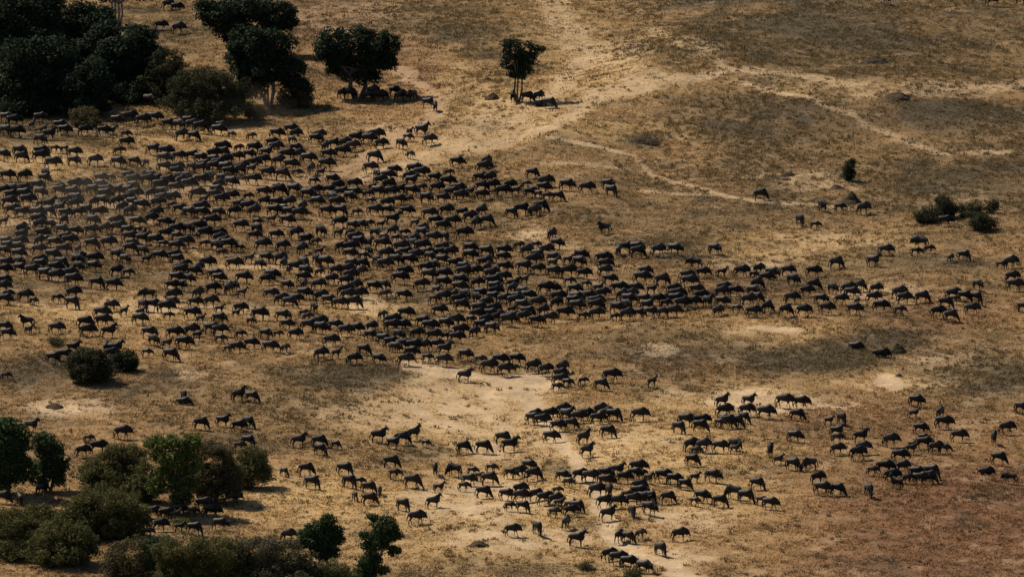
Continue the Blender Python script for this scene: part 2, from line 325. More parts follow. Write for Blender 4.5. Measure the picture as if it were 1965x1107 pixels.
def plant(name, label, base, ells, cat='tree', key='dark', clump=.85, size=.30, dens=9.0, stems=1, trunk=.22, group=None, barkm=None, fork=.35, fill=1.0):
    """base: photo px of the foot; ells: crown lobes (cx, cy, rx, ry) in photo px, given depth and real size around the foot"""
    p0 = at(*base); s = scale_at(p0)
    root = bpy.data.objects.new(name, None); COL.objects.link(root); root.location = p0; root.empty_display_size = .3
    tag(root, label, cat, group)
    cs, rs = [], []; lobes = []
    if cat == 'bush':                                       # bushes are leafy down to the ground
        x0 = min(e[0]-e[2] for e in ells); x1 = max(e[0]+e[2] for e in ells); y0 = min(e[1]-e[3] for e in ells); hh = base[1]-y0
        ells = [(a, b, c*1.18, d*1.14) for a, b, c, d in ells] + [((x0+x1)/2, base[1]-.30*hh, (x1-x0)*.52, .32*hh)]
        size *= .76; dens *= 1.65
        if name == 'thicket_bush': ells = [(a, b, c*1.12, d*1.04) for a, b, c, d in ells]
    else:
        ells = [(a, b, c*1.10, d*1.10) for a, b, c, d in ells]; size *= .78; dens *= 1.6
    for cx, cy, rx, ry in ells:
        a, b = rx/s, ry/s/CP
        dep = max(a, b)*.85
        c = np.array([(cx-base[0])/s, rng.uniform(-.25, .25)*dep, (base[1]-cy)/s/CP])
        lobes.append(c)
        cl = min(clump, a*.75, b*.75)
        n = int(max(3, fill*2.1*(a*b+a*dep+b*dep)/(cl*cl)))
        for _ in range(n):
            d = rng.normal(size=3); d /= np.linalg.norm(d)
            k = rng.uniform(.35, 1)**.5*(1 if rng.random() > .2 else rng.uniform(1.05, 1.4))
            q = c + d*np.array([max(a-cl*.6, .1), max(dep-cl*.6, .1), max(b-cl*.6, .1)])*k
            if q[2] < .15: q[2] = .15+rng.random()*.2
            r0 = cl*rng.uniform(.55, 1.1)
            cs.append(q); rs.append(np.array([r0, r0, r0*.75]))
    V, C = leaves(cs, rs, dens, size, key)
    mesh_np('crown' if cat == 'tree' else 'foliage', V, np.arange(len(V)).reshape(-1, 3), 3, leaf_mat(key), [('tint', 'FLOAT_COLOR', C)], parent=root)
    TV, TF = [], []
    top = max(l[2] for l in lobes); lean = np.mean([l[0] for l in lobes])
    for k in range(stems):
        ang = 2*math.pi*k/max(1, stems)+.4; o = Vector((math.cos(ang), math.sin(ang), 0))*(0.12*trunk*8*(stems > 1))
        f = Vector((lean*.35, 0, top*fork))+o*2.2
        tr = trunk/(1+.35*(stems-1))
        tube(TV, TF, [o+Vector((0, 0, -.3)), o*1.1+Vector((0, 0, .1)), o*1.4+f*.5, f], [tr*1.5, tr*1.1, tr*.9, tr*.8])
        tg = [lobes[i] for i in range(len(lobes)) if i % stems == k] or [random.choice(lobes)]
        ex = [cs[random.randrange(len(cs))] for _ in range(7)]
        for t in list(tg)+ex:
            e = Vector(t); 
            if e.z < f.z*.8: continue
            mid = f.lerp(e, .5)+Vector((random.uniform(-.3, .3), random.uniform(-.3, .3), .15))
            tube(TV, TF, [f-Vector((0, 0, .1)), mid, e], [tr*.6, tr*.4, tr*.15], 5)
    mesh_np('trunk' if cat == 'tree' else 'stems', [tuple(v) for v in TV], TF, 4, barkm or bark, (), True, parent=root)
    return root
FT = 'trees of the dark grove at the top corner'
plant('grove_tree', 'tallest dark evergreen at the very corner of the grove', (35,195), [(20,30,60,50),(75,20,45,40),(40,70,60,40),(10,110,40,50)], key='dark', clump=1.2, size=.36, dens=8, trunk=.4, group=FT)
plant('grove_tree', 'dark rounded grove tree standing under the pale bare stems', (165,150), [(150,50,62,45),(190,40,40,32),(130,90,45,40),(185,85,40,35)], key='dark', clump=1.2, size=.36, dens=8, trunk=.4, group=FT)
plant('grove_tree', 'broad dark grove tree beside the olive thicket edge', (245,185), [(260,90,45,40),(225,110,50,42),(280,120,32,36),(240,145,45,34),(195,140,40,36)], key='dark', clump=1.1, size=.36, dens=8, trunk=.38, group=FT)
plant('grove_tree', 'wide low dark tree at the grove front, against the edge', (75,213), [(40,105,48,34),(90,110,55,36),(60,150,66,40),(130,140,30,34),(20,180,36,28),(110,175,40,28)], key='dark', clump=1.1, size=.36, dens=8, trunk=.4, group=FT)
plant('grove_tree', 'small dark dome tree at the grove front over the herd', (170,222), [(175,140,32,30),(150,170,32,34),(190,165,26,36),(170,195,40,22)], key='dark', clump=1.0, size=.34, dens=8, trunk=.3, group=FT)
plant('bare_branched_tree', 'tree with pale bare upright stems behind the grove', (225,52), [(190,-12,22,18),(255,-10,22,16),(225,-25,30,15)], key='dark', clump=.8, stems=4, trunk=.3, barkm=PALE, fork=.6, fill=.6)
plant('thicket_bush', 'brown-olive thicket at the grove edge, beside the dark trees', (318,196), [(318,130,30,36),(300,165,26,30),(338,165,24,30)], 'bush', key='dusk', clump=.6, size=.2, dens=16, stems=4, trunk=.1)
plant('thicket_bush', 'wide olive-brown bush with twiggy crown between grove and large tree', (390,230), [(385,165,44,32),(425,170,40,30),(360,190,30,30),(410,200,48,26),(455,185,18,22)], 'bush', key='dusk', clump=.65, size=.2, dens=14, stems=5, trunk=.12)
plant('spreading_tree', 'dark flat spreading tree cut by the top edge', (470,105), [(430,30,48,30),(480,20,50,28),(530,30,42,30),(455,60,42,24),(550,45,22,18),(400,20,24,22)], key='dark', clump=1.0, size=.34, stems=2, trunk=.3)
plant('multi_stemmed_tree', 'big dark tree with pale slanting stems beside the olive bush', (515,205), [(490,80,46,32),(530,95,36,36),(460,110,32,32),(505,130,58,36),(560,140,30,34),(480,165,30,24),(575,170,24,22)], key='dark', clump=.95, size=.32, stems=5, trunk=.34, barkm=PALE, fork=.45)
plant('bush', 'small grey-green shrub at the foot of the slanting-stem tree', (490,230), [(490,215,20,16),(478,205,12,12)], 'bush', key='grey', clump=.45, size=.17, dens=16, stems=4, trunk=.06)
plant('shade_tree', 'umbrella-shaped dark tree with wildebeest crowded beneath it', (687,190), [(640,82,36,26),(680,72,38,22),(720,82,34,24),(745,88,24,28),(625,100,22,22),(655,118,34,22),(725,116,36,24),(690,108,34,22),(690,145,42,18),(640,130,20,16),(745,120,18,18)], key='dark', clump=.7, size=.30, dens=8, stems=2, trunk=.42, fork=.40, fill=.9)
plant('slender_tree', 'slender upright tree with see-through crown and thin stems on pale slope', (993,196), [(985,95,24,20),(1012,98,22,20),(980,118,24,18),(1010,125,22,18),(995,140,22,16),(1036,94,13,7),(970,85,10,10)], key='dark', clump=.6, size=.27, stems=3, trunk=.22, fork=.40, fill=.75)
plant('bush', 'narrow upright shrub alone above the pointed termite mound', (1631,347), [(1631,318,11,13),(1629,334,13,13),(1636,310,6,8)], 'bush', key='dark', clump=.4, size=.17, dens=16, stems=3, trunk=.07)
BG = 'dark bushes on the open slope'
plant('bush', 'low dark bush on the near side of the tall bush pair', (1782,426), [(1782, 412, 24, 13), (1768, 420, 10, 8)], 'bush', key='dusk', clump=.5, size=.17, dens=18, stems=4, trunk=.06, group=BG)
plant('bush', 'tallest dark bush of the open slope pair', (1812,416), [(1812, 396, 22, 20), (1824, 402, 17, 14), (1806, 384, 12, 9)], 'bush', key='dusk', clump=.5, size=.17, dens=18, stems=4, trunk=.06, group=BG)
plant('bush', 'tiny bush between the tall bush and the thin shrubs', (1847,406), [(1847, 398, 10, 8)], 'bush', key='dusk', clump=.4, size=.15, dens=16, stems=3, trunk=.04, group=BG)
plant('bush', 'thin see-through shrub in the middle of the slope row', (1874,408), [(1872, 397, 19, 11)], 'bush', key='dusk', clump=.45, size=.15, dens=11, stems=4, trunk=.04, group=BG)
plant('bush', 'spiky shrub at the far end of the slope row', (1904,409), [(1903, 398, 16, 10), (1908, 389, 10, 8)], 'bush', key='dusk', clump=.42, size=.15, dens=14, stems=4, trunk=.05, group=BG)
plant('bush', 'rounded dark bush alone below the slope row', (1887,441), [(1887, 427, 26, 13), (1884, 418, 17, 9)], 'bush', key='dusk', clump=.45, size=.16, dens=16, stems=4, trunk=.05, group=BG)
plant('bush', 'round olive bush beside a darker one, wildebeest behind both', (172,735), [(170,698,38,30),(150,705,24,24),(195,705,24,26),(172,680,26,16)], 'bush', key='dusk', clump=.55, size=.18, dens=17, stems=5, trunk=.08)
plant('bush', 'darker green bush touching the round olive bush', (242,712), [(243,690,22,20),(228,695,16,16),(252,700,14,12)], 'bush', key='dark', clump=.5, size=.18, dens=17, stems=4, trunk=.07)
plant('bush', 'small thin grey shrub in front of a walking wildebeest', (108,662), [(108,652,17,9)], 'bush', key='grey', clump=.4, size=.14, dens=10, stems=4, trunk=.04)
plant('evergreen_tree', 'glossy dark green tree against the edge, below the bushy plain', (15,948), [(12,820,34,22),(30,850,32,30),(0,850,34,36),(20,890,42,34),(45,900,24,30),(5,925,36,22)], key='green', clump=.85, size=.29, trunk=.3)
plant('evergreen_tree', 'shorter dark tree leaning on the glossy green one', (92,942), [(85,845,24,16),(95,862,30,20),(105,890,28,24),(80,905,28,26),(115,915,16,18)], key='green', clump=.75, size=.27, trunk=.24, stems=2)
plant('clipped_looking_tree', 'bright yellow-green tree with squared top and wildebeest at its foot', (340,985), [(305,850,26,14),(345,845,34,12),(372,852,18,18),(330,875,40,22),(360,885,26,26),(320,905,24,20),(350,925,32,26),(300,930,20,20),(350,955,24,18)], key='bright', clump=.65, size=.25, dens=11, trunk=.3)
plant('thicket_bush', 'grey-olive thicket on the tree-shadow side of the yellow-green tree', (215,936), [(205,895,40,28),(245,875,30,22),(180,905,24,22),(250,910,26,22),(222,868,26,14)], 'bush', key='olive', clump=.6, size=.19, dens=15, stems=6, trunk=.09)
plant('thicket_bush', 'brownish thicket behind the yellow-green tree', (415,962), [(410,882,34,26),(395,915,34,32),(435,915,32,32),(410,860,24,14)], 'bush', key='brown', clump=.6, size=.19, dens=15, stems=6, trunk=.09)
plant('thicket_bush', 'soft olive bush between two thickets and a grazing wildebeest', (485,935), [(485,880,28,22),(470,905,24,22),(500,900,18,22)], 'bush', key='olive', clump=.6, size=.19, dens=15, stems=5, trunk=.09)
plant('thicket_bush', 'large domed olive bush before the yellow-green tree', (205,1030), [(200,965,56,30),(160,985,34,30),(245,985,38,30),(205,1000,60,28)], 'bush', key='olive', clump=.62, size=.2, dens=15, stems=6, trunk=.1)
plant('thicket_bush', 'olive scrub bush cut by the edge beside the domed bush', (25,1062), [(20,1000,44,26),(5,1025,40,30),(50,1030,26,26)], 'bush', key='olive', clump=.62, size=.2, dens=15, stems=6, trunk=.1)
plant('thicket_bush', 'mid-sized scrub bush with dark base over bare straw ground', (125,1082), [(115,1025,42,26),(150,1040,34,32),(95,1050,36,28)], 'bush', key='olive', clump=.62, size=.2, dens=15, stems=6, trunk=.1)
plant('thicket_bush', 'brown twiggy bush at the bottom edge below the domed bush', (265,1120), [(262,1062,46,30),(225,1085,30,26),(300,1075,30,30)], 'bush', key='brown', clump=.62, size=.2, dens=14, stems=6, trunk=.1)
plant('thicket_bush', 'wide green scrub bush along the bottom edge', (385,1132), [(350,1052,46,26),(410,1060,50,32),(380,1095,70,30),(330,1090,34,28)], 'bush', key='olive', clump=.62, size=.2, dens=15, stems=6, trunk=.1)
plant('thicket_bush', 'grey-brown scrub bush below the paired trees', (520,1135), [(490,1058,40,28),(535,1070,40,32),(570,1090,34,28),(500,1100,50,26)], 'bush', key='grey', clump=.62, size=.2, dens=15, stems=6, trunk=.1)
plant('thicket_bush', 'low green bush filling the gap under the rounded paired tree', (640,1132), [(645,1095,28,20),(610,1105,30,20),(670,1112,24,16)], 'bush', key='olive', clump=.55, size=.19, dens=15, stems=5, trunk=.08)
plant('paired_tree', 'rounded dark tree with sloping top, one of a pair', (622,1112), [(628,997,18,13),(608,1012,26,16),(590,1030,20,16),(640,1020,20,16),(650,1035,14,14),(615,1040,34,20),(580,1045,14,10),(625,1062,30,16)], key='green', clump=.55, size=.23, dens=12, trunk=.2, stems=2, barkm=PALE, fill=1.35)
plant('paired_tree', 'open ragged dark tree with gaps, other of the pair', (712,1122), [(715,992,12,9),(738,1002,24,16),(755,1022,18,18),(735,1030,26,20),(698,1026,14,10),(718,1045,24,14),(755,1055,16,10),(712,1075,24,16),(700,1098,22,20),(730,1092,18,10)], key='green', clump=.5, size=.23, dens=12, trunk=.2, stems=2, barkm=PALE, fill=1.35)
plant('bush', 'small dark shrub touching the single file at the bottom edge', (1216,1110), [(1214,1100,18,9)], 'bush', key='olive', clump=.4, size=.14, dens=16, stems=4, trunk=.04)
plant('bush', 'low round tussock bush beside the sandy path foot', (1122,1092), [(1122,1082,14,9)], 'bush', key='grey', clump=.35, size=.13, dens=16, stems=4, trunk=.03)
plant('thicket_bush', 'pale olive scrub joining the edge bush to the domed bush', (75,1012), [(70,990,36,18),(110,995,26,16)], 'bush', key='olive', clump=.55, size=.19, dens=15, stems=5, trunk=.08)
plant('undergrowth_bush', 'low dark undergrowth at the foot of the wide grove tree', (50,218), [(40,196,44,18),(90,200,40,16)], 'bush', key='dark', clump=.6, size=.24, dens=12, stems=5, trunk=.08)
plant('undergrowth_bush', 'dry brown shrub on the herd side of the small dome tree', (160,243), [(160,222,26,16),(180,228,16,12)], 'bush', key='brown', clump=.5, size=.18, dens=14, stems=5, trunk=.06)
plant('undergrowth_bush', 'dark undergrowth between the dome tree and the thicket', (265,196), [(262,172,34,20),(225,178,26,18)], 'bush', key='dark', clump=.6, size=.24, dens=12, stems=5, trunk=.08)
plant('grove_tree', 'dark tree filling the grove between corner and dome trees', (120,178), [(110,95,44,36),(150,110,40,34),(95,130,40,34)], key='dark', clump=1.1, size=.36, dens=8, trunk=.35, group=FT)
plant('bush', 'low yellowish weed clump among the shade group', (350,1008), [(348,1000,16,8)], 'bush', key='bright', clump=.35, size=.13, dens=14, stems=3, trunk=.03)
plant('thicket_bush', 'olive scrub filling the corner between edge bush and mid-sized bush', (60,1072), [(60,1045,34,22),(30,1052,30,18)], 'bush', key='olive', clump=.55, size=.19, dens=15, stems=5, trunk=.08)
plant('thicket_bush', 'tall green scrub bush rising between brown twiggy and wide bush', (310,1125), [(312,1060,30,30),(295,1090,28,26)], 'bush', key='green', clump=.55, size=.2, dens=14, stems=5, trunk=.08)
plant('thicket_bush', 'scrub clump touching the yellow-green tree and grey-olive thicket', (282,962), [(282,915,24,30),(270,940,26,22)], 'bush', key='olive', clump=.55, size=.19, dens=15, stems=5, trunk=.08)
plant('thicket_bush', 'dusky green scrub between wide bush and grey-brown bush', (455,1130), [(455,1066,30,30),(440,1095,34,26)], 'bush', key='olive', clump=.55, size=.19, dens=15, stems=5, trunk=.08)
plant('grove_tree', 'dark tree of the grove heart, behind the wide front tree', (60,150), [(60,45,54,44),(100,50,44,40),(20,60,40,40)], key='dark', clump=1.1, size=.36, dens=8, trunk=.35, group=FT)
plant('grove_tree', 'dark tree closing the gap between grove and olive thicket', (285,178), [(290,110,30,40),(270,75,34,30),(300,150,28,26)], key='dark', clump=1.0, size=.36, dens=8, trunk=.3, group=FT)
plant('grove_tree', 'dark tree behind the dome tree, under the bare stems', (205,172), [(205,75,44,36),(170,110,40,34),(215,125,40,34)], key='dark', clump=1.0, size=.36, dens=8, trunk=.3, group=FT)
plant('thicket_bush', 'dusty olive thicket joining the two thickets by the grove', (345,215), [(345,178,24,28),(362,200,20,18)], 'bush', key='dusk', clump=.6, size=.2, dens=14, stems=5, trunk=.1)
plant('thicket_bush', 'soft brown bush at the slanting-stem tree, on its herd side', (560,205), [(560,180,28,20),(585,178,18,16)], 'bush', key='brown', clump=.55, size=.19, dens=12, stems=5, trunk=.08)
plant('bush', 'ragged low shrub between the thin shrub and the rounded bush', (1862,416), [(1858,410,18,7),(1878,412,10,6)], 'bush', key='dusk', clump=.4, size=.15, dens=12, stems=4, trunk=.04, group=BG)


# ------------------------------------------------------------------ termite mounds and dark humps
mm, nt, P = new_mat('mound_earth')
geo = node(nt, 'ShaderNodeNewGeometry')
mc = mixc(nt, noise_fac(nt, 1.6, .35, .65, 6, geo.outputs['Position']), (.075,.054,.034), (.030,.023,.016))
nt.links.new(mc, P.inputs['Base Color']); P.inputs['Roughness'].default_value = .95; P.inputs['Specular IOR Level'].default_value = .05
bmp = node(nt, 'ShaderNodeBump'); bmp.inputs['Strength'].default_value = .8; bmp.inputs['Distance'].default_value = .15
nf = noise_fac(nt, 3, .2, .8, 6, geo.outputs['Position']); nt.links.new(nf, bmp.inputs['Height']); nt.links.new(bmp.outputs[0], P.inputs['Normal'])
def mound(label, base, wpx, hpx, peak=1.0, seed=0, name='termite_mound', cat='termite mound', skew=0.0):
    p = at(*base); s = scale_at(p); a = wpx/2/s; h = hpx/s/CP
    V, F = [], []; n, m = 28, 12
    for i in range(m+1):
        t = i/m; r = 1-t; z = (1-r**peak)*h if peak >= 1 else h*(t**1.0)
        z = h*(1-r)**(1/peak) if peak < 1 else h*(1-r**peak)
        for k in range(n):
            an = 2*math.pi*k/n
            w = 1+.35*(vnoise(math.cos(an)*2+seed*7, math.sin(an)*2+t*3, .8, 300+seed)-.5)
            jz = .18*h*(vnoise(math.cos(an)*3*r+seed, math.sin(an)*3*r, .5, 310+seed)-.5)
            V.append((math.cos(an)*a*r*w+skew*a*t, math.sin(an)*a*r*w*.9, z+jz*(1 if t < 1 else 0)-.12))
    for i in range(m):
        for k in range(n): F.append((i*n+k, i*n+(k+1)%n, (i+1)*n+(k+1)%n, (i+1)*n+k))
    o = mesh_np(name, V, F, 4, mm, (), True); o.location = p
    return tag(o, label, cat, 'earth mounds on the plain')
mound('pointed grey termite mound below the narrow upright shrub', (1634,389), 52, 26, .72, 1)
mound('broad dark mound on the shaded slope near the top corner', (1680,122), 60, 17, 1.6, 2)
mound('low grey dome mound on the pale bare band', (1722,186), 52, 11, 1.8, 3)
mound('flat stony mound uphill of the upright shrub', (1513,337), 34, 9, 1.5, 4)
mound('long flat mound between shrub and pointed mound', (1606,362), 34, 9, 1.6, 5)
mound('dark steep hump beside the lying wildebeest', (1724,676), 40, 20, 1.4, 6, skew=-.2)
mound('wide low dark heap ringed by a pale trail', (1233,272), 66, 15, 1.4, 7)
mound('earth heap on bare ground beside the ragged paired tree', (918,1046), 46, 11, 1.6, 10)
mound('grey heap on the bare ground above the edge trees', (105,782), 42, 11, 1.6, 11)
mound('round earth heap beyond the dirt trail, with stones', (945,190), 34, 14, 1.3, 12)
mound('small bare hump inside the upper clearing', (935,155), 26, 8, 1.6, 15)
mound('brown heap in the small pale clearing low on the slope', (1725,722), 20, 8, 1.4, 16)


# ------------------------------------------------------------------ wildebeest
def coat_mat(name, gain, brown):
    m, nt, P = new_mat(name)
    a = node(nt, 'ShaderNodeAttribute', attribute_name='coat')
    oi = node(nt, 'ShaderNodeObjectInfo'); tc = node(nt, 'ShaderNodeTexCoord')
    mr = node(nt, 'ShaderNodeMapRange'); mr.inputs[3].default_value = .55*gain; mr.inputs[4].default_value = 1.5*gain
    nt.links.new(oi.outputs['Random'], mr.inputs[0])
    wv = node(nt, 'ShaderNodeTexNoise'); wv.inputs['Scale'].default_value = 9; nt.links.new(tc.outputs['Object'], wv.inputs['Vector'])
    m2 = node(nt, 'ShaderNodeMapRange'); m2.inputs[1].default_value = .3; m2.inputs[2].default_value = .7; m2.inputs[3].default_value = .7; m2.inputs[4].default_value = 1.3
    nt.links.new(wv.outputs[0], m2.inputs[0])
    mu = node(nt, 'ShaderNodeMath', operation='MULTIPLY'); nt.links.new(mr.outputs[0], mu.inputs[0]); nt.links.new(m2.outputs[0], mu.inputs[1])
    vm = node(nt, 'ShaderNodeVectorMath', operation='SCALE'); nt.links.new(a.outputs['Color'], vm.inputs[0]); nt.links.new(mu.outputs[0], vm.inputs['Scale'])
    nt.links.new(vm.outputs[0], P.inputs['Base Color'])
    P.inputs['Roughness'].default_value = .48; P.inputs['Specular IOR Level'].default_value = .16
    return m
COAT = coat_mat('dark_coat', 1.0, 0); HERD = coat_mat('dark_coat_herd', 1.0, 0)
for n in list(HERD.node_tree.nodes):
    if n.type == 'OBJECT_INFO': HERD.node_tree.nodes.remove(n)
for n in HERD.node_tree.nodes:
    if n.type == 'MAP_RANGE' and not n.inputs[0].is_linked: n.inputs[0].default_value = .5
    if n.type == 'TEX_NOISE': n.inputs['Scale'].default_value = 4
HAIR, nt_, P_ = new_mat('black_hair'); P_.inputs['Base Color'].default_value = (.012,.011,.011,1); P_.inputs['Roughness'].default_value = .7; P_.inputs['Specular IOR Level'].default_value = .1
HORN, nt_, P_ = new_mat('horn'); P_.inputs['Base Color'].default_value = (.05,.043,.036,1); P_.inputs['Roughness'].default_value = .4

def loft(V, F, rings, sides=10):
    """closed tube through rings (x, y, z, half width, half height), ring planes follow the path in x-z"""
    b = len(V); P = [Vector(r[:3]) for r in rings]
    for i, r in enumerate(rings):
        d = (P[min(i+1, len(P)-1)]-P[max(i-1, 0)]).normalized(); side = Vector((0, 1, 0)); side = (side-d*side.dot(d)).normalized(); up = d.cross(side)
        for k in range(sides):
            a = 2*math.pi*k/sides; V.append(P[i]+side*math.cos(a)*r[3]+up*math.sin(a)*r[4])
    for i in range(len(rings)-1):
        for k in range(sides):
            k2 = (k+1) % sides; F.append((b+i*sides+k, b+i*sides+k2, b+(i+1)*sides+k2, b+(i+1)*sides+k))
    F.append(tuple(b+k for k in range(sides))[::-1]); F.append(tuple(b+(len(rings)-1)*sides+k for k in range(sides)))
def fused(V, F, voxel, faces):
    """fuse overlapping closed pieces into one continuous skin, then thin it"""
    me = bpy.data.meshes.new('skin'); me.from_pydata([tuple(v) for v in V], [], F); me.update()
    o = bpy.data.objects.new('skin', me); COL.objects.link(o)
    bm = bmesh.new(); bm.from_mesh(me); bmesh.ops.recalc_face_normals(bm, faces=bm.faces); bm.to_mesh(me); bm.free()
    r = o.modifiers.new('r', 'REMESH'); r.mode = 'VOXEL'; r.voxel_size = voxel
    s = o.modifiers.new('s', 'SMOOTH'); s.factor = .5; s.iterations = 2
    d = o.modifiers.new('d', 'DECIMATE'); d.ratio = 1.0
    dg = bpy.context.evaluated_depsgraph_get(); n = len(o.evaluated_get(dg).data.polygons)
    d.ratio = min(1, faces/(2.0*n)); dg = bpy.context.evaluated_depsgraph_get()
    out = bpy.data.meshes.new_from_object(o.evaluated_get(dg)); bpy.data.objects.remove(o); return out
def raw(V, F):
    me = bpy.data.meshes.new('raw'); me.from_pydata([tuple(v) for v in V], [], F); me.update(); return me
# legs: forward swing of front-left, front-right, hind-left, hind-right hooves; head: 'low', 'graze', 'high'
def build(pose, swing=(0,0,0,0), head='low', calf=False, turn=0.0):
    V, F = [], []
    lie = -.50 if pose == 'lie' else 0.0
    body = [(-.77,0,1.02,.05,.06),(-.73,0,1.01,.13,.16),(-.58,0,.985,.21,.24),(-.38,0,.965,.23,.27),(-.10,0,.95,.245,.305),(.18,0,.95,.25,.365),(.40,0,.97,.245,.43),(.57,0,.975,.20,.395),(.70,0,.98,.14,.28),(.78,0,1.00,.05,.10)]
    if calf: body = [(x*.86, y, z+.03, w*.85, h*.80) for x, y, z, w, h in body]
    body = [(x, y, z+lie, w, h) for x, y, z, w, h in body]
    loft(V, F, body, 12)
    if not calf: loft(V, F, [(.06,0,1.17+lie,.04,.05),(.24,0,1.22+lie,.09,.11),(.42,0,1.25+lie,.11,.12),(.56,0,1.21+lie,.10,.11),(.72,0,1.13+lie,.05,.06)], 8)
    dx = -.06 if calf else 0.0
    if head == 'low':
        nk = [(.44,0,1.03,.18,.34),(.66,0,1.00,.14,.28),(.84,0,.94,.12,.22),(.96,0,.88,.10,.16)]; poll = (.95,.98); muz = (1.16,.50)
    elif head == 'graze':
        nk = [(.44,0,1.00,.17,.30),(.66,0,.84,.135,.22),(.82,0,.64,.10,.14),(.90,0,.48,.085,.11)]; poll = (.87,.52); muz = (1.05,.07)
    else:
        nk = [(.42,0,1.08,.17,.30),(.62,0,1.22,.13,.22),(.74,0,1.42,.10,.14),(.80,0,1.50,.085,.11)]; poll = (.78,1.54); muz = (1.10,1.20)
    T = Matrix.Rotation(turn, 3, 'Z'); piv = Vector((.5, 0, 0))
    def tw(p, k=1.0): 
        q = Vector(p)-piv; q = Matrix.Rotation(turn*k, 3, 'Z') @ q + piv; return (q.x+dx, q.y, q.z+lie*(.8 if head != 'graze' else .3))
    loft(V, F, [(*tw(r[:3], .3+.23*i), r[3]*(.85 if calf else 1), r[4]*(.85 if calf else 1)) for i, r in enumerate(nk)], 10)
    (ax, az), (bx, bz) = poll, muz
    hd = [(0, .07, .08), (.18, .095, .115), (.45, .085, .105), (.75, .07, .085), (.93, .078, .085), (1.02, .05, .05)]
    loft(V, F, [(*tw((ax+(bx-ax)*t, 0, az+(bz-az)*t)), w, h) for t, w, h in hd], 8)
    for s in (-1, 1):                                        # ears
        p = Vector((ax, 0, az-.03)); loft(V, F, [(*tw(p+Vector((-.01, s*.07, 0))), .03, .03), (*tw(p+Vector((-.05, s*.20, .0))), .045, .03), (*tw(p+Vector((-.09, s*.30, -.03))), .012, .012)], 6)
    if pose != 'lie':
        for s, i in ((1, 0), (-1, 1)):
            w = swing[i]*1.0; k = max(0, -w)*.3
            pts = [(.42+dx, s*.12, .92, .11, .15), (.40+dx+w*.15, s*.14, .72, .085, .10), (.43+dx+w*.55, s*.13, .42+k*.3, .048, .055), (.41+dx+w, s*.12, .12+k, .034, .038), (.43+dx+w, s*.12, .05+k, .046, .05), (.45+dx+w, s*.12, 0+k, .048, .055)]
            loft(V, F, pts, 7)
        for s, i in ((1, 2), (-1, 3)):
            w = swing[i]*1.05; k = max(0, -w)*.25
            pts = [(-.48-dx, s*.10, .98, .13, .21), (-.44-dx+w*.1, s*.13, .74, .10, .15), (-.50-dx+w*.3, s*.13, .60, .065, .085), (-.60-dx+w*.6, s*.12, .47+k*.3, .055, .068), (-.57-dx+w, s*.12, .13+k, .043, .05), (-.54-dx+w, s*.12, .05+k, .046, .05), (-.52-dx+w, s*.12, 0+k, .048, .055)]
            loft(V, F, pts, 7)
    else:
        for s in (1, -1):
            loft(V, F, [(.45,s*.12,.35,.10,.11),(.70,s*.20,.12,.05,.05),(.45,s*.24,.06,.05,.05)], 7)
            loft(V, F, [(-.45,s*.14,.35,.14,.16),(-.15,s*.26,.14,.07,.08),(-.50,s*.30,.06,.05,.05)], 7)
    if calf:
        V = [Vector((v.x, v.y, v.z)) for v in V]
    skin = fused(V, F, .032, 560)
    # horns
    hp = []
    HV, HF = [], []; Lh = .45 if calf else 1
    p = Vector((ax, 0, az+.03))
    for s in (-1, 1):
        pp = [p+Vector((.02, s*.03, .03)), p+Vector((.02, s*.14*Lh, .05)), p+Vector((.0, s*.25*Lh, .02)), p+Vector((.0, s*.30*Lh, .10*Lh)), p+Vector((-.02, s*.25*Lh, .22*Lh)), p+Vector((-.02, s*.21*Lh, .27*Lh))]
        loft(HV, HF, [(*tw(q), r, r) for q, r in zip(pp, (.05,.045,.036,.028,.016,.005))], 6)
    horns = raw(HV, HF)
    # mane along the neck and beard under it
    MV, MF = [], []; n = len(nk)
    top = [(.30,0,1.38,0,0)] + [(r[0]-.02, 0, r[2]+r[4]*.96, 0, 0) for r in nk] if head != 'graze' else [(.30,0,1.38,0,0)] + [(r[0]+.09, 0, r[2]+r[4]*.75, 0, 0) for r in nk]
    def sheet(pts, drop, jag, w, MV, MF):
        b = len(MV); up = []
        for j in range(len(pts)-1):
            for t in (0, .33, .66): up.append([pts[j][q]+(pts[j+1][q]-pts[j][q])*t for q in range(3)])
        up.append(list(pts[-1][:3])); m = len(up); rr = random.Random(3)
        for j, u in enumerate(up):
            d = drop*(math.sin(math.pi*(j+.6)/(m+.2)))*(1-jag+2*jag*rr.random())
            k = .3+.7*j/m
            for y, z in ((-w, 0), (w, 0), (w*.4, d), (-w*.4, d)):
                MV.append(Vector(tw((u[0]+(.03 if drop < 0 else -.02)*(abs(d) > 0), y, u[2]+z), k)))
        for j in range(m-1):
            for k in range(4):
                k2 = (k+1) % 4; MF.append((b+j*4+k, b+j*4+k2, b+j*4+4+k2, b+j*4+4+k))
        MF.append((b+3, b+2, b+1, b)); MF.append((b+(m-1)*4, b+(m-1)*4+1, b+(m-1)*4+2, b+(m-1)*4+3))
    if not calf:
        sheet(top, .06, .35, .022, MV, MF)
    beard = [(r[0]-(.0 if head != 'graze' else .10), 0, r[2]-r[4]*.8, 0, 0) for r in nk] + [(ax*.6+bx*.4-.05, 0, az*.6+bz*.4-.08, 0, 0)]
    BV, BF = [], []; sheet(beard, -.22 if not calf else -.08, .3, .03, BV, BF)
    mane = raw(MV, MF) if MV else None; brd = raw(BV, BF)
    TV, TF = [], []; x0 = -.71*(.86 if calf else 1)
    z0 = 1.10+lie
    sw = .10 if swing[2] >= 0 else .04
    zs = (1.0, .86, .62, .40) if pose != 'lie' else (.50, .30, .16, .08)
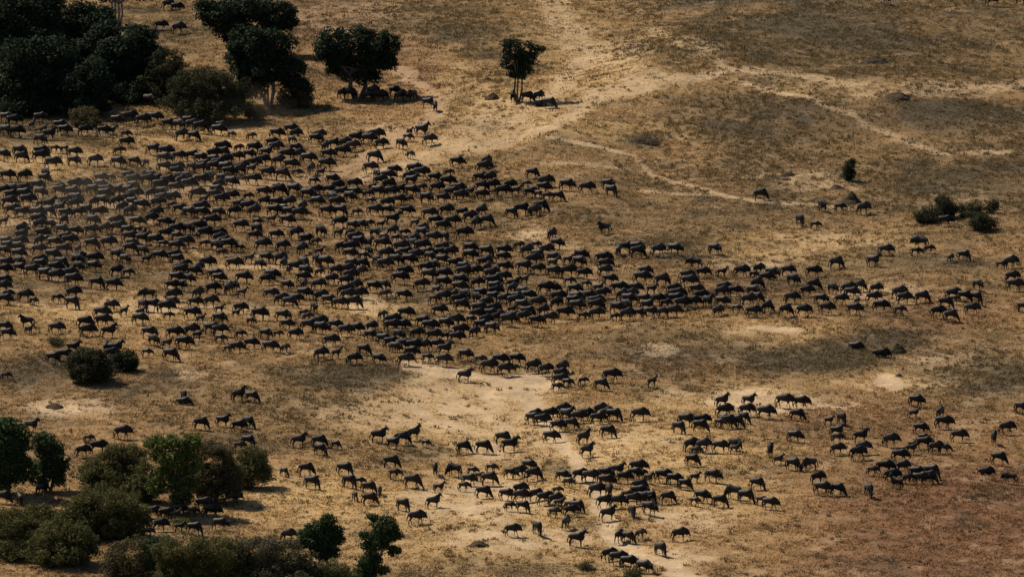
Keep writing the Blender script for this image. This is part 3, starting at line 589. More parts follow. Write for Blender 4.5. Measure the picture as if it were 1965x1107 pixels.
    loft(TV, TF, [(x0+.06, 0, z0, .03, .03), (x0-.04, .01, zs[0], .026, .026), (x0-.07, .02, zs[1], .035, .035), (x0-.10-sw*.4, .03, zs[2], .060, .060), (x0-.10-sw*.6, .03, zs[3], .045, .045), (x0-.09-sw*.6, .03, zs[3]-.1, .01, .01)], 6)
    tail = raw(TV, TF)
    k = .82 if calf else 1.05
    for me in (skin, horns, mane, brd, tail):
        if me is None: continue
        co = np.zeros(len(me.vertices)*3, np.float32); me.vertices.foreach_get('co', co); co *= k; co = co.reshape(-1, 3)
        co[:, 2] *= 1.06; co[:, 1] *= 1.08
        me.vertices.foreach_set('co', co.ravel())
        me.polygons.foreach_set('use_smooth', np.ones(len(me.polygons), bool)); me.update()
    # coat colours: slate brown body, paler rump and back with the sun highlight painted in, black face and neck, brown legs
    co = np.zeros(len(skin.vertices)*3, np.float32); skin.vertices.foreach_get('co', co); co = co.reshape(-1, 3)/k
    base = np.array([.0175,.0130,.0095]); pale = np.array([.047,.040,.033]); blk = np.array([.0075,.0065,.0055]); leg = np.array([.042,.028,.018])
    if calf: base, pale, blk, leg = np.array([.034,.025,.017]), np.array([.07,.053,.037]), np.array([.018,.014,.011]), np.array([.06,.042,.028])
    x, z = co[:, 0], co[:, 2]-lie
    c = base + (pale-base)*((1-smooth(-.35, .45, x))*smooth(.95, 1.16, z))[:, None]
    band = .5+.5*np.sin(x*34+np.sin(z*5)*1.2); c = c*(1-.45*band*smooth(-.1, .3, x))[:, None]
    c = c + (blk-c)*smooth(.72, .92, x)[:, None]
    c = c + (leg-c)*(1-smooth(.45, .62, z))[:, None]*(x < .7)[:, None]
    a = skin.attributes.new('coat', 'FLOAT_COLOR', 'POINT'); a.data.foreach_set('color', np.concatenate([c, np.ones((len(c), 1))], 1).astype(np.float32).ravel())
    skin.materials.clear(); skin.materials.append(COAT); horns.materials.append(HORN); tail.materials.append(HAIR); brd.materials.append(HAIR)
    if mane: mane.materials.append(HAIR)
    return skin, horns, mane, brd, tail
PROTO = {'walk0': build('walk', (.20,-.16,-.18,.20), 'low'), 'walk1': build('walk', (-.14,.18,.18,-.16), 'low', turn=.15), 'walk2': build('walk', (.10,-.05,.06,-.20), 'low', turn=-.2),
         'graze0': build('stand', (.08,-.04,.02,-.08), 'graze', turn=.1), 'graze1': build('stand', (-.02,.10,-.06,.06), 'graze', turn=-.35),
         'stand0': build('stand', (.02,-.02,.03,-.04), 'high', turn=.25), 'stand1': build('stand', (.03,-.03,-.04,.02), 'low', turn=-.35), 'lie0': build('lie', head='low'),
         'cwalk0': build('walk', (.14,-.12,-.12,.14), 'low', True), 'cwalk1': build('stand', (.02,-.03,.03,-.03), 'high', True, .3), 'cgraze0': build('stand', (.05,-.03,.02,-.05), 'graze', True)}
PARTS = ('wildebeest', 'horns', 'mane', 'beard', 'tail')
def pick(code, r, single=True):
    """photo code -> mesh key, heading"""
    j = r.gauss(0, .38)
    if code == 'w' and not single and r.random() < .10: return r.choice(('graze0', 'graze1', 'stand0')), j
    if code == 'w': return r.choice(('walk0', 'walk0', 'walk1', 'walk2', 'walk1', 'walk2' if single else 'stand1')), j
    if code == 'W': return r.choice(('walk0', 'walk1')), math.pi+j
    if code == 'g': return r.choice(('graze0', 'graze1')), j-.25
    if code == 'G': return 'graze0', math.pi+j
    if code == 'h': return 'graze1', -1.0+j*.5
    if code == 's': return 'stand0', j
    if code == 'S': return 'stand0', math.pi+j
    if code == 'a': return r.choice(('walk0', 'stand1')), r.choice((1.25, -1.25))+j
    if code == 't': return 'stand0', -1.35+j*.5
    if code == 'l': return 'lie0', j
    if code == 'k': return 'cgraze0', j-.2
    if code == 'x': return 'cgraze0', -1.3+j
    return r.choice(('cwalk0', 'cwalk0', 'cwalk1')), j
HERD_PX = '''1235,1101w 1205,1092w 1185,1084w 1168,1076w 1267,1066h 1106,1048s 1205,1042g 1188,1040a 552,1039w 1303,1038w 1228,1035c 283,1031c 982,1029w 1031,1026h 373,1026g 344,1021c
306,1019w 422,1017w 1086,1015a 280,1013c 798,1006w 336,999c 318,998w 1166,996s 405,994w 1213,993h 1062,993c 293,993w 1095,991w 369,991c 344,989w 1245,988w
1003,983g 1107,983g 331,982w 773,980g 977,980c 390,979w 1477,978w 1092,978c 1072,976c 1160,975w 1184,975w 831,975s 443,975c 1381,973g 1333,971c 1214,970w
1460,970c 1065,970w 38,970a 709,969g 1233,968w 1045,968w 447,968w 1281,966g 5,966g 1247,965g 1346,965w 1431,965g 998,963w 1028,961g 681,961k 1202,960c
971,960w 1225,957w 1408,957G 927,956g 1168,955t 1144,954w 1667,954h 729,952x 1577,951w 1606,951g 997,950w 1068,950c 79,950a 707,947g 842,946c 1227,945g
889,943c 1452,940g 1314,940g 1721,938S 598,938g 670,936g 791,936g 1090,935c 1162,935w 689,933c 1293,932w 899,931w 938,931g 1741,929c 1766,929w 1244,928c
1568,928w 1939,928W 1781,928g 1132,927w 1197,927w 1272,926w 1333,926c 1367,926w 1079,924w 1112,924w 1711,924w 920,924c 1023,923g 1161,922w 1217,919w 756,919c
980,919w 1231,918c 1758,918w 995,917w 1787,917g 545,915k 872,914G 1184,913s 1673,913c 661,913g 906,913c 587,912g 835,912t 1890,910l 1223,909w 1697,909w
942,908c 1732,907w 1014,904w 1521,903g 1554,903G 750,899g 1328,894g 1493,892c 1916,891g 1726,886w 1645,882w 1478,877t 158,877w 1126,876s 1334,875c 1606,873w
614,873g 1748,872c 1409,871c 1655,871w 1811,871c 188,871w 1795,870w 889,870g 927,870g 1381,868w 1349,867w 978,867s 1325,866w 1410,866w 458,866c 1750,862c
1773,862w 644,862k 754,861s 817,859c 573,858s 612,858g 476,858g 1708,857w 771,853g 1120,852s 1907,852t 964,852g 1056,850w 1606,850c 169,850c 1524,849w
1651,849s 1771,849c 726,849s 1839,848w 794,844s 234,842w 1166,840g 1605,839s 1931,833w 1766,833w 1302,832g 60,829s 1343,829g 457,828w 1069,828w 385,824g
1095,824g 1810,823w 476,822g 1395,822g 1380,821c 1412,821g 427,819s 1316,819w 1039,817w 1347,817w 1590,817c 1615,815g 1021,814w 1146,814w 1109,812w 1388,812c
1427,812g 1087,809s 1177,809g 1226,808w 1026,807w 1054,807w 1123,807w 1163,807w 1529,807g 1468,804w 1753,804c 1804,803w 1389,801w 1079,799w 1151,799w 1431,798w
1959,794w 1536,784w 1385,782s 1504,782w 1757,781w 1436,780s 350,775l 483,772g 353,770g 458,770s 1068,752c 1153,748g 1088,745c 1251,743c 1074,740w 1118,740b
891,733s 1172,733w 10,730c 1074,728w 969,721w 1046,720w 1078,717w 937,715w 984,715c 1022,715w 777,702w 850,702w 959,702w 678,700w 726,700w 920,700c
990,700w 101,697g 819,696c 327,693g 124,693w 892,692w 615,691w 213,690w 645,688c 281,686c 789,686w 1689,684l 220,682s 698,682g 853,682s 140,679s
204,679a 437,678c 546,678c 453,677w 517,677w 759,677w 793,675w 773,674w 813,674w 836,673w 320,670c 352,670w 481,670w 750,669w 1641,669l 634,665w
294,664w 735,663w 422,660c 875,659w 831,656w 765,655w 854,655c 378,654c 710,654w 565,652w 14,651w 334,651w 460,651c 509,651w 799,651w 285,650w
532,650c 208,649s 910,649w 167,646w 366,646w 882,646w 420,645w 662,645w 55,643c 405,643w 615,642w 682,642w 107,641w 943,641w 8,638w 712,638w
824,638w 592,637w 752,637w 770,636w 923,636w 642,635w 549,633w 854,633w 163,632w 612,631w 52,629S 196,628w 752,628w 811,628w 872,628w 1028,627w
481,626c 931,626w 974,626w 267,624w 420,623w 903,623c 1054,622w 385,621c 951,621w 1003,619w 589,618c 984,618w 542,617w 1118,617c 1179,617c 1824,617g
497,615w 915,615w 1202,615w 322,614c 733,614c 1143,614w 367,613w 777,613w 956,613c 1082,613w 194,613w 940,613w 1225,612w 582,611c 1012,611w 453,610c
1247,610w 1273,610w 1799,610w 269,609c 1291,609w 1444,609w 1042,608w 1377,608w 238,607c 842,607w 1507,607w 1541,607w 946,605w 982,605c 1638,605w 1725,605c
918,604w 1184,604w 1864,604w 1585,603w 317,602w 421,602c 460,602w 603,602w 1413,601c 1472,601w 1963,600w 1106,599w 1689,599w 212,598w 292,598w 274,598w
1001,598w 1144,598w 885,597w 1201,597w 1241,597w 1308,595w 138,593w 651,593w 1030,593w 932,593w 1066,593w 1276,593c 678,592w 1814,592w 555,591g 373,591w
1358,591w 1328,591w 330,590w 403,590w 987,590w 1143,590w 1100,590w 1385,590w 630,588w 1644,588c 1435,588w 9,586w 64,586c 967,586w 878,586w 1205,586w
1235,586w 1260,586w 1296,586w 539,585w 1575,585w 1613,585w 567,584w 832,584c 914,584w 1734,583w 1831,583c 1872,583h 1518,583w 109,582c 850,582w 1105,582w
1769,582g 1675,582w 1452,582w 615,581w 946,581w 989,581w 1070,581w 1850,580g 47,579w 331,579w 892,579w 1012,579w 1128,579w 1193,579w 1273,579c 1344,579w
773,578w 285,577W 667,577w 871,577w 1298,577w 1828,576w 583,575w 687,575w 379,575w 921,575w 1210,575w 14,574c 139,574w 519,574w 737,574c 1155,574w
1725,573w 1633,573w 464,572c 949,572w 1003,572w 1383,572w 1445,570w 662,570w 1409,569w 1547,569w 439,566w 1102,566w 1250,566c 1292,566w 1335,566w 1627,566w
1597,565w 1680,565w 407,565w 1046,565w 837,565c 983,565w 1061,565w 1187,565w 1217,565w 5,563w 880,563w 949,563w 1148,563c 1388,563w 680,561w 716,561w
1649,560w 330,559w 446,559w 1946,559w 1561,559w 216,558w 347,558w 550,558w 583,558w 807,558w 736,558w 1876,557a 1452,557w 610,557w 985,556w 185,555g
850,554w 914,554w 1123,554c 946,552w 1321,552w 662,550w 882,550w 1270,550g 1521,549w 139,549w 7,549w 1091,549c 635,547w 510,547w 361,547w 1006,547c
1169,547w 338,545w 419,545w 466,545w 766,545w 1230,545w 580,543w 964,543w 1470,543w 1941,542w 107,541w 671,540w 521,540w 823,540w 1317,540w 86,538w
412,538w 850,538w 942,538w 132,536w 1119,536w 1446,536c 1481,536w 244,534c 889,534w 1347,534w 692,533w 370,533w 775,533w 1061,533w 1089,533w 1385,533c
585,532w 612,532c 1422,532w 1560,532w 61,531w 223,531w 347,531w 644,531w 910,531w 1160,531w 1237,531w 1511,530w 7,529w 664,529w 1455,527w 1031,527w
37,525w 105,525w 566,525w 380,525w 935,525w 150,524w 816,524w 889,524w 967,524w 1005,524w 342,522c 178,522w 832,520w 77,518w 448,518w 498,518w
737,518w 1160,518w 396,517w 1604,517g 118,517w 544,517w 674,517w 694,517w 871,517w 1920,516c 1938,516w 1334,516W 11,515w 355,515c 623,515w 583,515w
928,515w 1111,515w 1061,515c 36,513w 1675,513w 75,511w 148,511w 607,511w 723,511w 784,511w 759,511w 848,511w 1022,511w 340,509w 1089,509c 240,508w
281,508c 180,508w 537,508w 580,508c 1157,508w 478,506c 510,506w 935,506c 1061,506w 1824,504c 151,504w 964,504w 825,504w 100,502w 305,502w 335,502w
901,502w 1114,502w 1849,501g 223,501w 697,501c 796,501w 34,499w 739,499w 1031,499g 671,497w 759,497c 818,497w 864,497w 778,495w 846,495w 933,495w
1223,495g 425,493c 707,493w 1010,493w 1187,493w 1757,493c 7,492w 274,492w 612,492c 965,492w 1047,492w 1262,492w 1699,491w 73,490w 121,490w 578,490w
1294,490w 1371,489w 150,488c 249,488w 901,488w 34,486w 672,486w 656,486w 768,486w 846,486w 1200,486w 1221,486w 1782,486c 414,484w 460,484c 14,483w
337,483w 541,483w 809,483w 503,482w 994,482c 437,481w 175,480w 732,480w 793,479w 1028,479c 1068,479w 1767,478W 206,478w 103,477w 312,477c 391,477c
707,477w 37,476w 251,476c 688,476w 354,476w 11,474w 75,474w 132,474w 430,474w 605,474c 296,472w 793,472w 273,470w 587,470w 680,468w 830,468w
87,467c 125,467w 249,467w 419,467w 853,466g 736,465c 759,465c 782,465c 338,463c 41,463w 487,463w 528,462w 1059,462w 80,460w 317,460w 393,460w
418,460w 889,460w 277,459t 567,459w 649,458c 671,458c 810,458w 720,458w 615,456w 775,456c 143,455w 753,454w 175,453w 244,453w 118,452w 41,451w
265,451c 338,451w 362,451w 493,451w 810,451w 201,449w 226,449w 1160,449S 379,447w 848,445w 460,444w 676,444w 75,442w 96,442w 692,442w 1564,441c
730,440c 912,440w 314,438w 651,438w 707,438c 796,438c 178,436w 221,436w 262,436w 330,436c 867,436w 550,435w 933,435g 1813,435w 7,435c 123,435w
405,435w 493,435c 834,435w 1535,434h 71,433w 753,433w 289,431w 521,431c 900,427w 71,421w 125,421w 573,421w 823,421w 41,419w 189,419w 299,419w
150,419w 386,419w 418,419w 555,419w 362,419w 887,419w 981,419w 23,417w 93,417w 248,417w 626,417w 683,417c 487,417w 448,417w 923,417w 1024,417w
653,416w 526,416w 780,416w 855,416w 68,414c 166,414w 718,414w 743,414w 1001,414w 1656,412w 114,412w 344,412w 233,410w 384,410w 580,408w 544,408c
475,408w 1037,408g 1611,408c 1577,407w 269,405w 93,403w 143,403w 328,403c 457,403w 77,401c 301,401w 16,400w 178,400w 253,400w 530,400w 555,400w
644,400w 741,400w 196,398w 223,398w 507,398w 608,398w 52,396w 100,396c 125,396w 146,394w 423,394w 764,394w 711,394c 310,392w 391,392c 782,392c
818,392w 244,391w 639,391w 848,391w 330,389w 671,389w 443,387w 475,387c 607,387c 882,387w 1049,387c 1070,387g 20,385w 45,385w 201,385w 377,385w
409,385w 590,385w 1459,385w 258,384w 923,384w 77,382w 289,382w 635,382c 705,382c 866,382w 1033,382c 137,380w 310,380w 505,380w 656,380w 680,380w
725,380w 1017,380w 114,378w 203,378w 224,378w 535,378w 789,378w 750,378w 901,378c 964,378w 1173,377g 7,376w 23,376w 178,376w 244,376w 414,376w
564,376w 605,376w 990,376c 631,375w 768,375w 878,375w 45,373w 1125,372w 335,371w 1042,371w 837,371w 809,369c 714,369c 71,368w 230,368c 255,368w
306,368w 418,368w 530,368c 646,368w 924,368w 1087,367w 114,366c 143,366w 160,366w 192,366w 361,366w 746,366w 944,366w 978,366w 678,364w 1166,364w
443,362w 1009,362c 321,360w 1046,360w 857,360w 255,357w 283,357w 347,357w 601,357c 386,357w 370,357c 729,357w 789,357w 299,355w 637,355w 485,355w
84,353w 192,353w 425,353w 834,353w 921,353w 939,353w 212,351c 45,350w 342,350w 402,350w 357,350w 784,350w 12,349w 245,348w 289,348w 743,348w
87,346w 541,346w 723,346w 807,344w 512,343w 1021,343w 283,341c 615,341c 439,341w 860,340c 337,339w 569,339c 459,339w 755,337w 794,337w 596,335w
482,335c 384,334w 432,334w 314,332w 338,332w 368,332w 411,332w 464,332w 928,332w 709,332w 557,328w 625,327w 391,327w 100,325w 418,325w 485,325w
225,323w 280,322x 876,322w 141,321w 257,321w 533,321w 933,321w 181,319w 432,318w 409,318w 503,318w 314,316w 590,316w 384,314w 41,312w 77,312w
453,312w 718,312w 342,311w 5,309w 550,309w 368,309w 628,307w 571,307w 478,307w 409,307w 787,305c 77,303w 141,303w 510,303w 427,303w 36,302w
317,302w 655,302w 227,299c 294,298w 487,296w 124,295k 104,294c 567,294w 425,294w 624,293w 528,293w 457,293c 676,291w 769,287w 660,286w 640,286w
730,286w 241,284w 521,284w 77,280w 823,279w 560,278c 707,278w 605,277w 683,277w 782,273c 371,272g 720,271w 481,270c 347,270w 612,270w 94,269w
530,268w 566,268w 240,267c 444,267c 30,264w 11,262w 198,262w 809,262s 786,262c 123,261w 162,261w 418,261w 214,260c 557,259w 84,257c 384,255w
114,252w 342,251w 61,250c 368,250w 423,250c 322,248w 25,243w 361,243w 273,242w 223,241w 296,237w 11,236w 76,236w 248,236w 115,223w 835,215a
92,215w 821,208h 1054,208g 23,206w 1035,205l 285,204w 329,201w 239,199c 1011,197w 768,196w 984,196a 727,196w 709,195w 791,195a 1033,195w 673,192w
656,190a 714,186w 757,186w 341,66w 308,59w 339,24w 323,20w 1906,13s 1703,10t 1959,10s'''
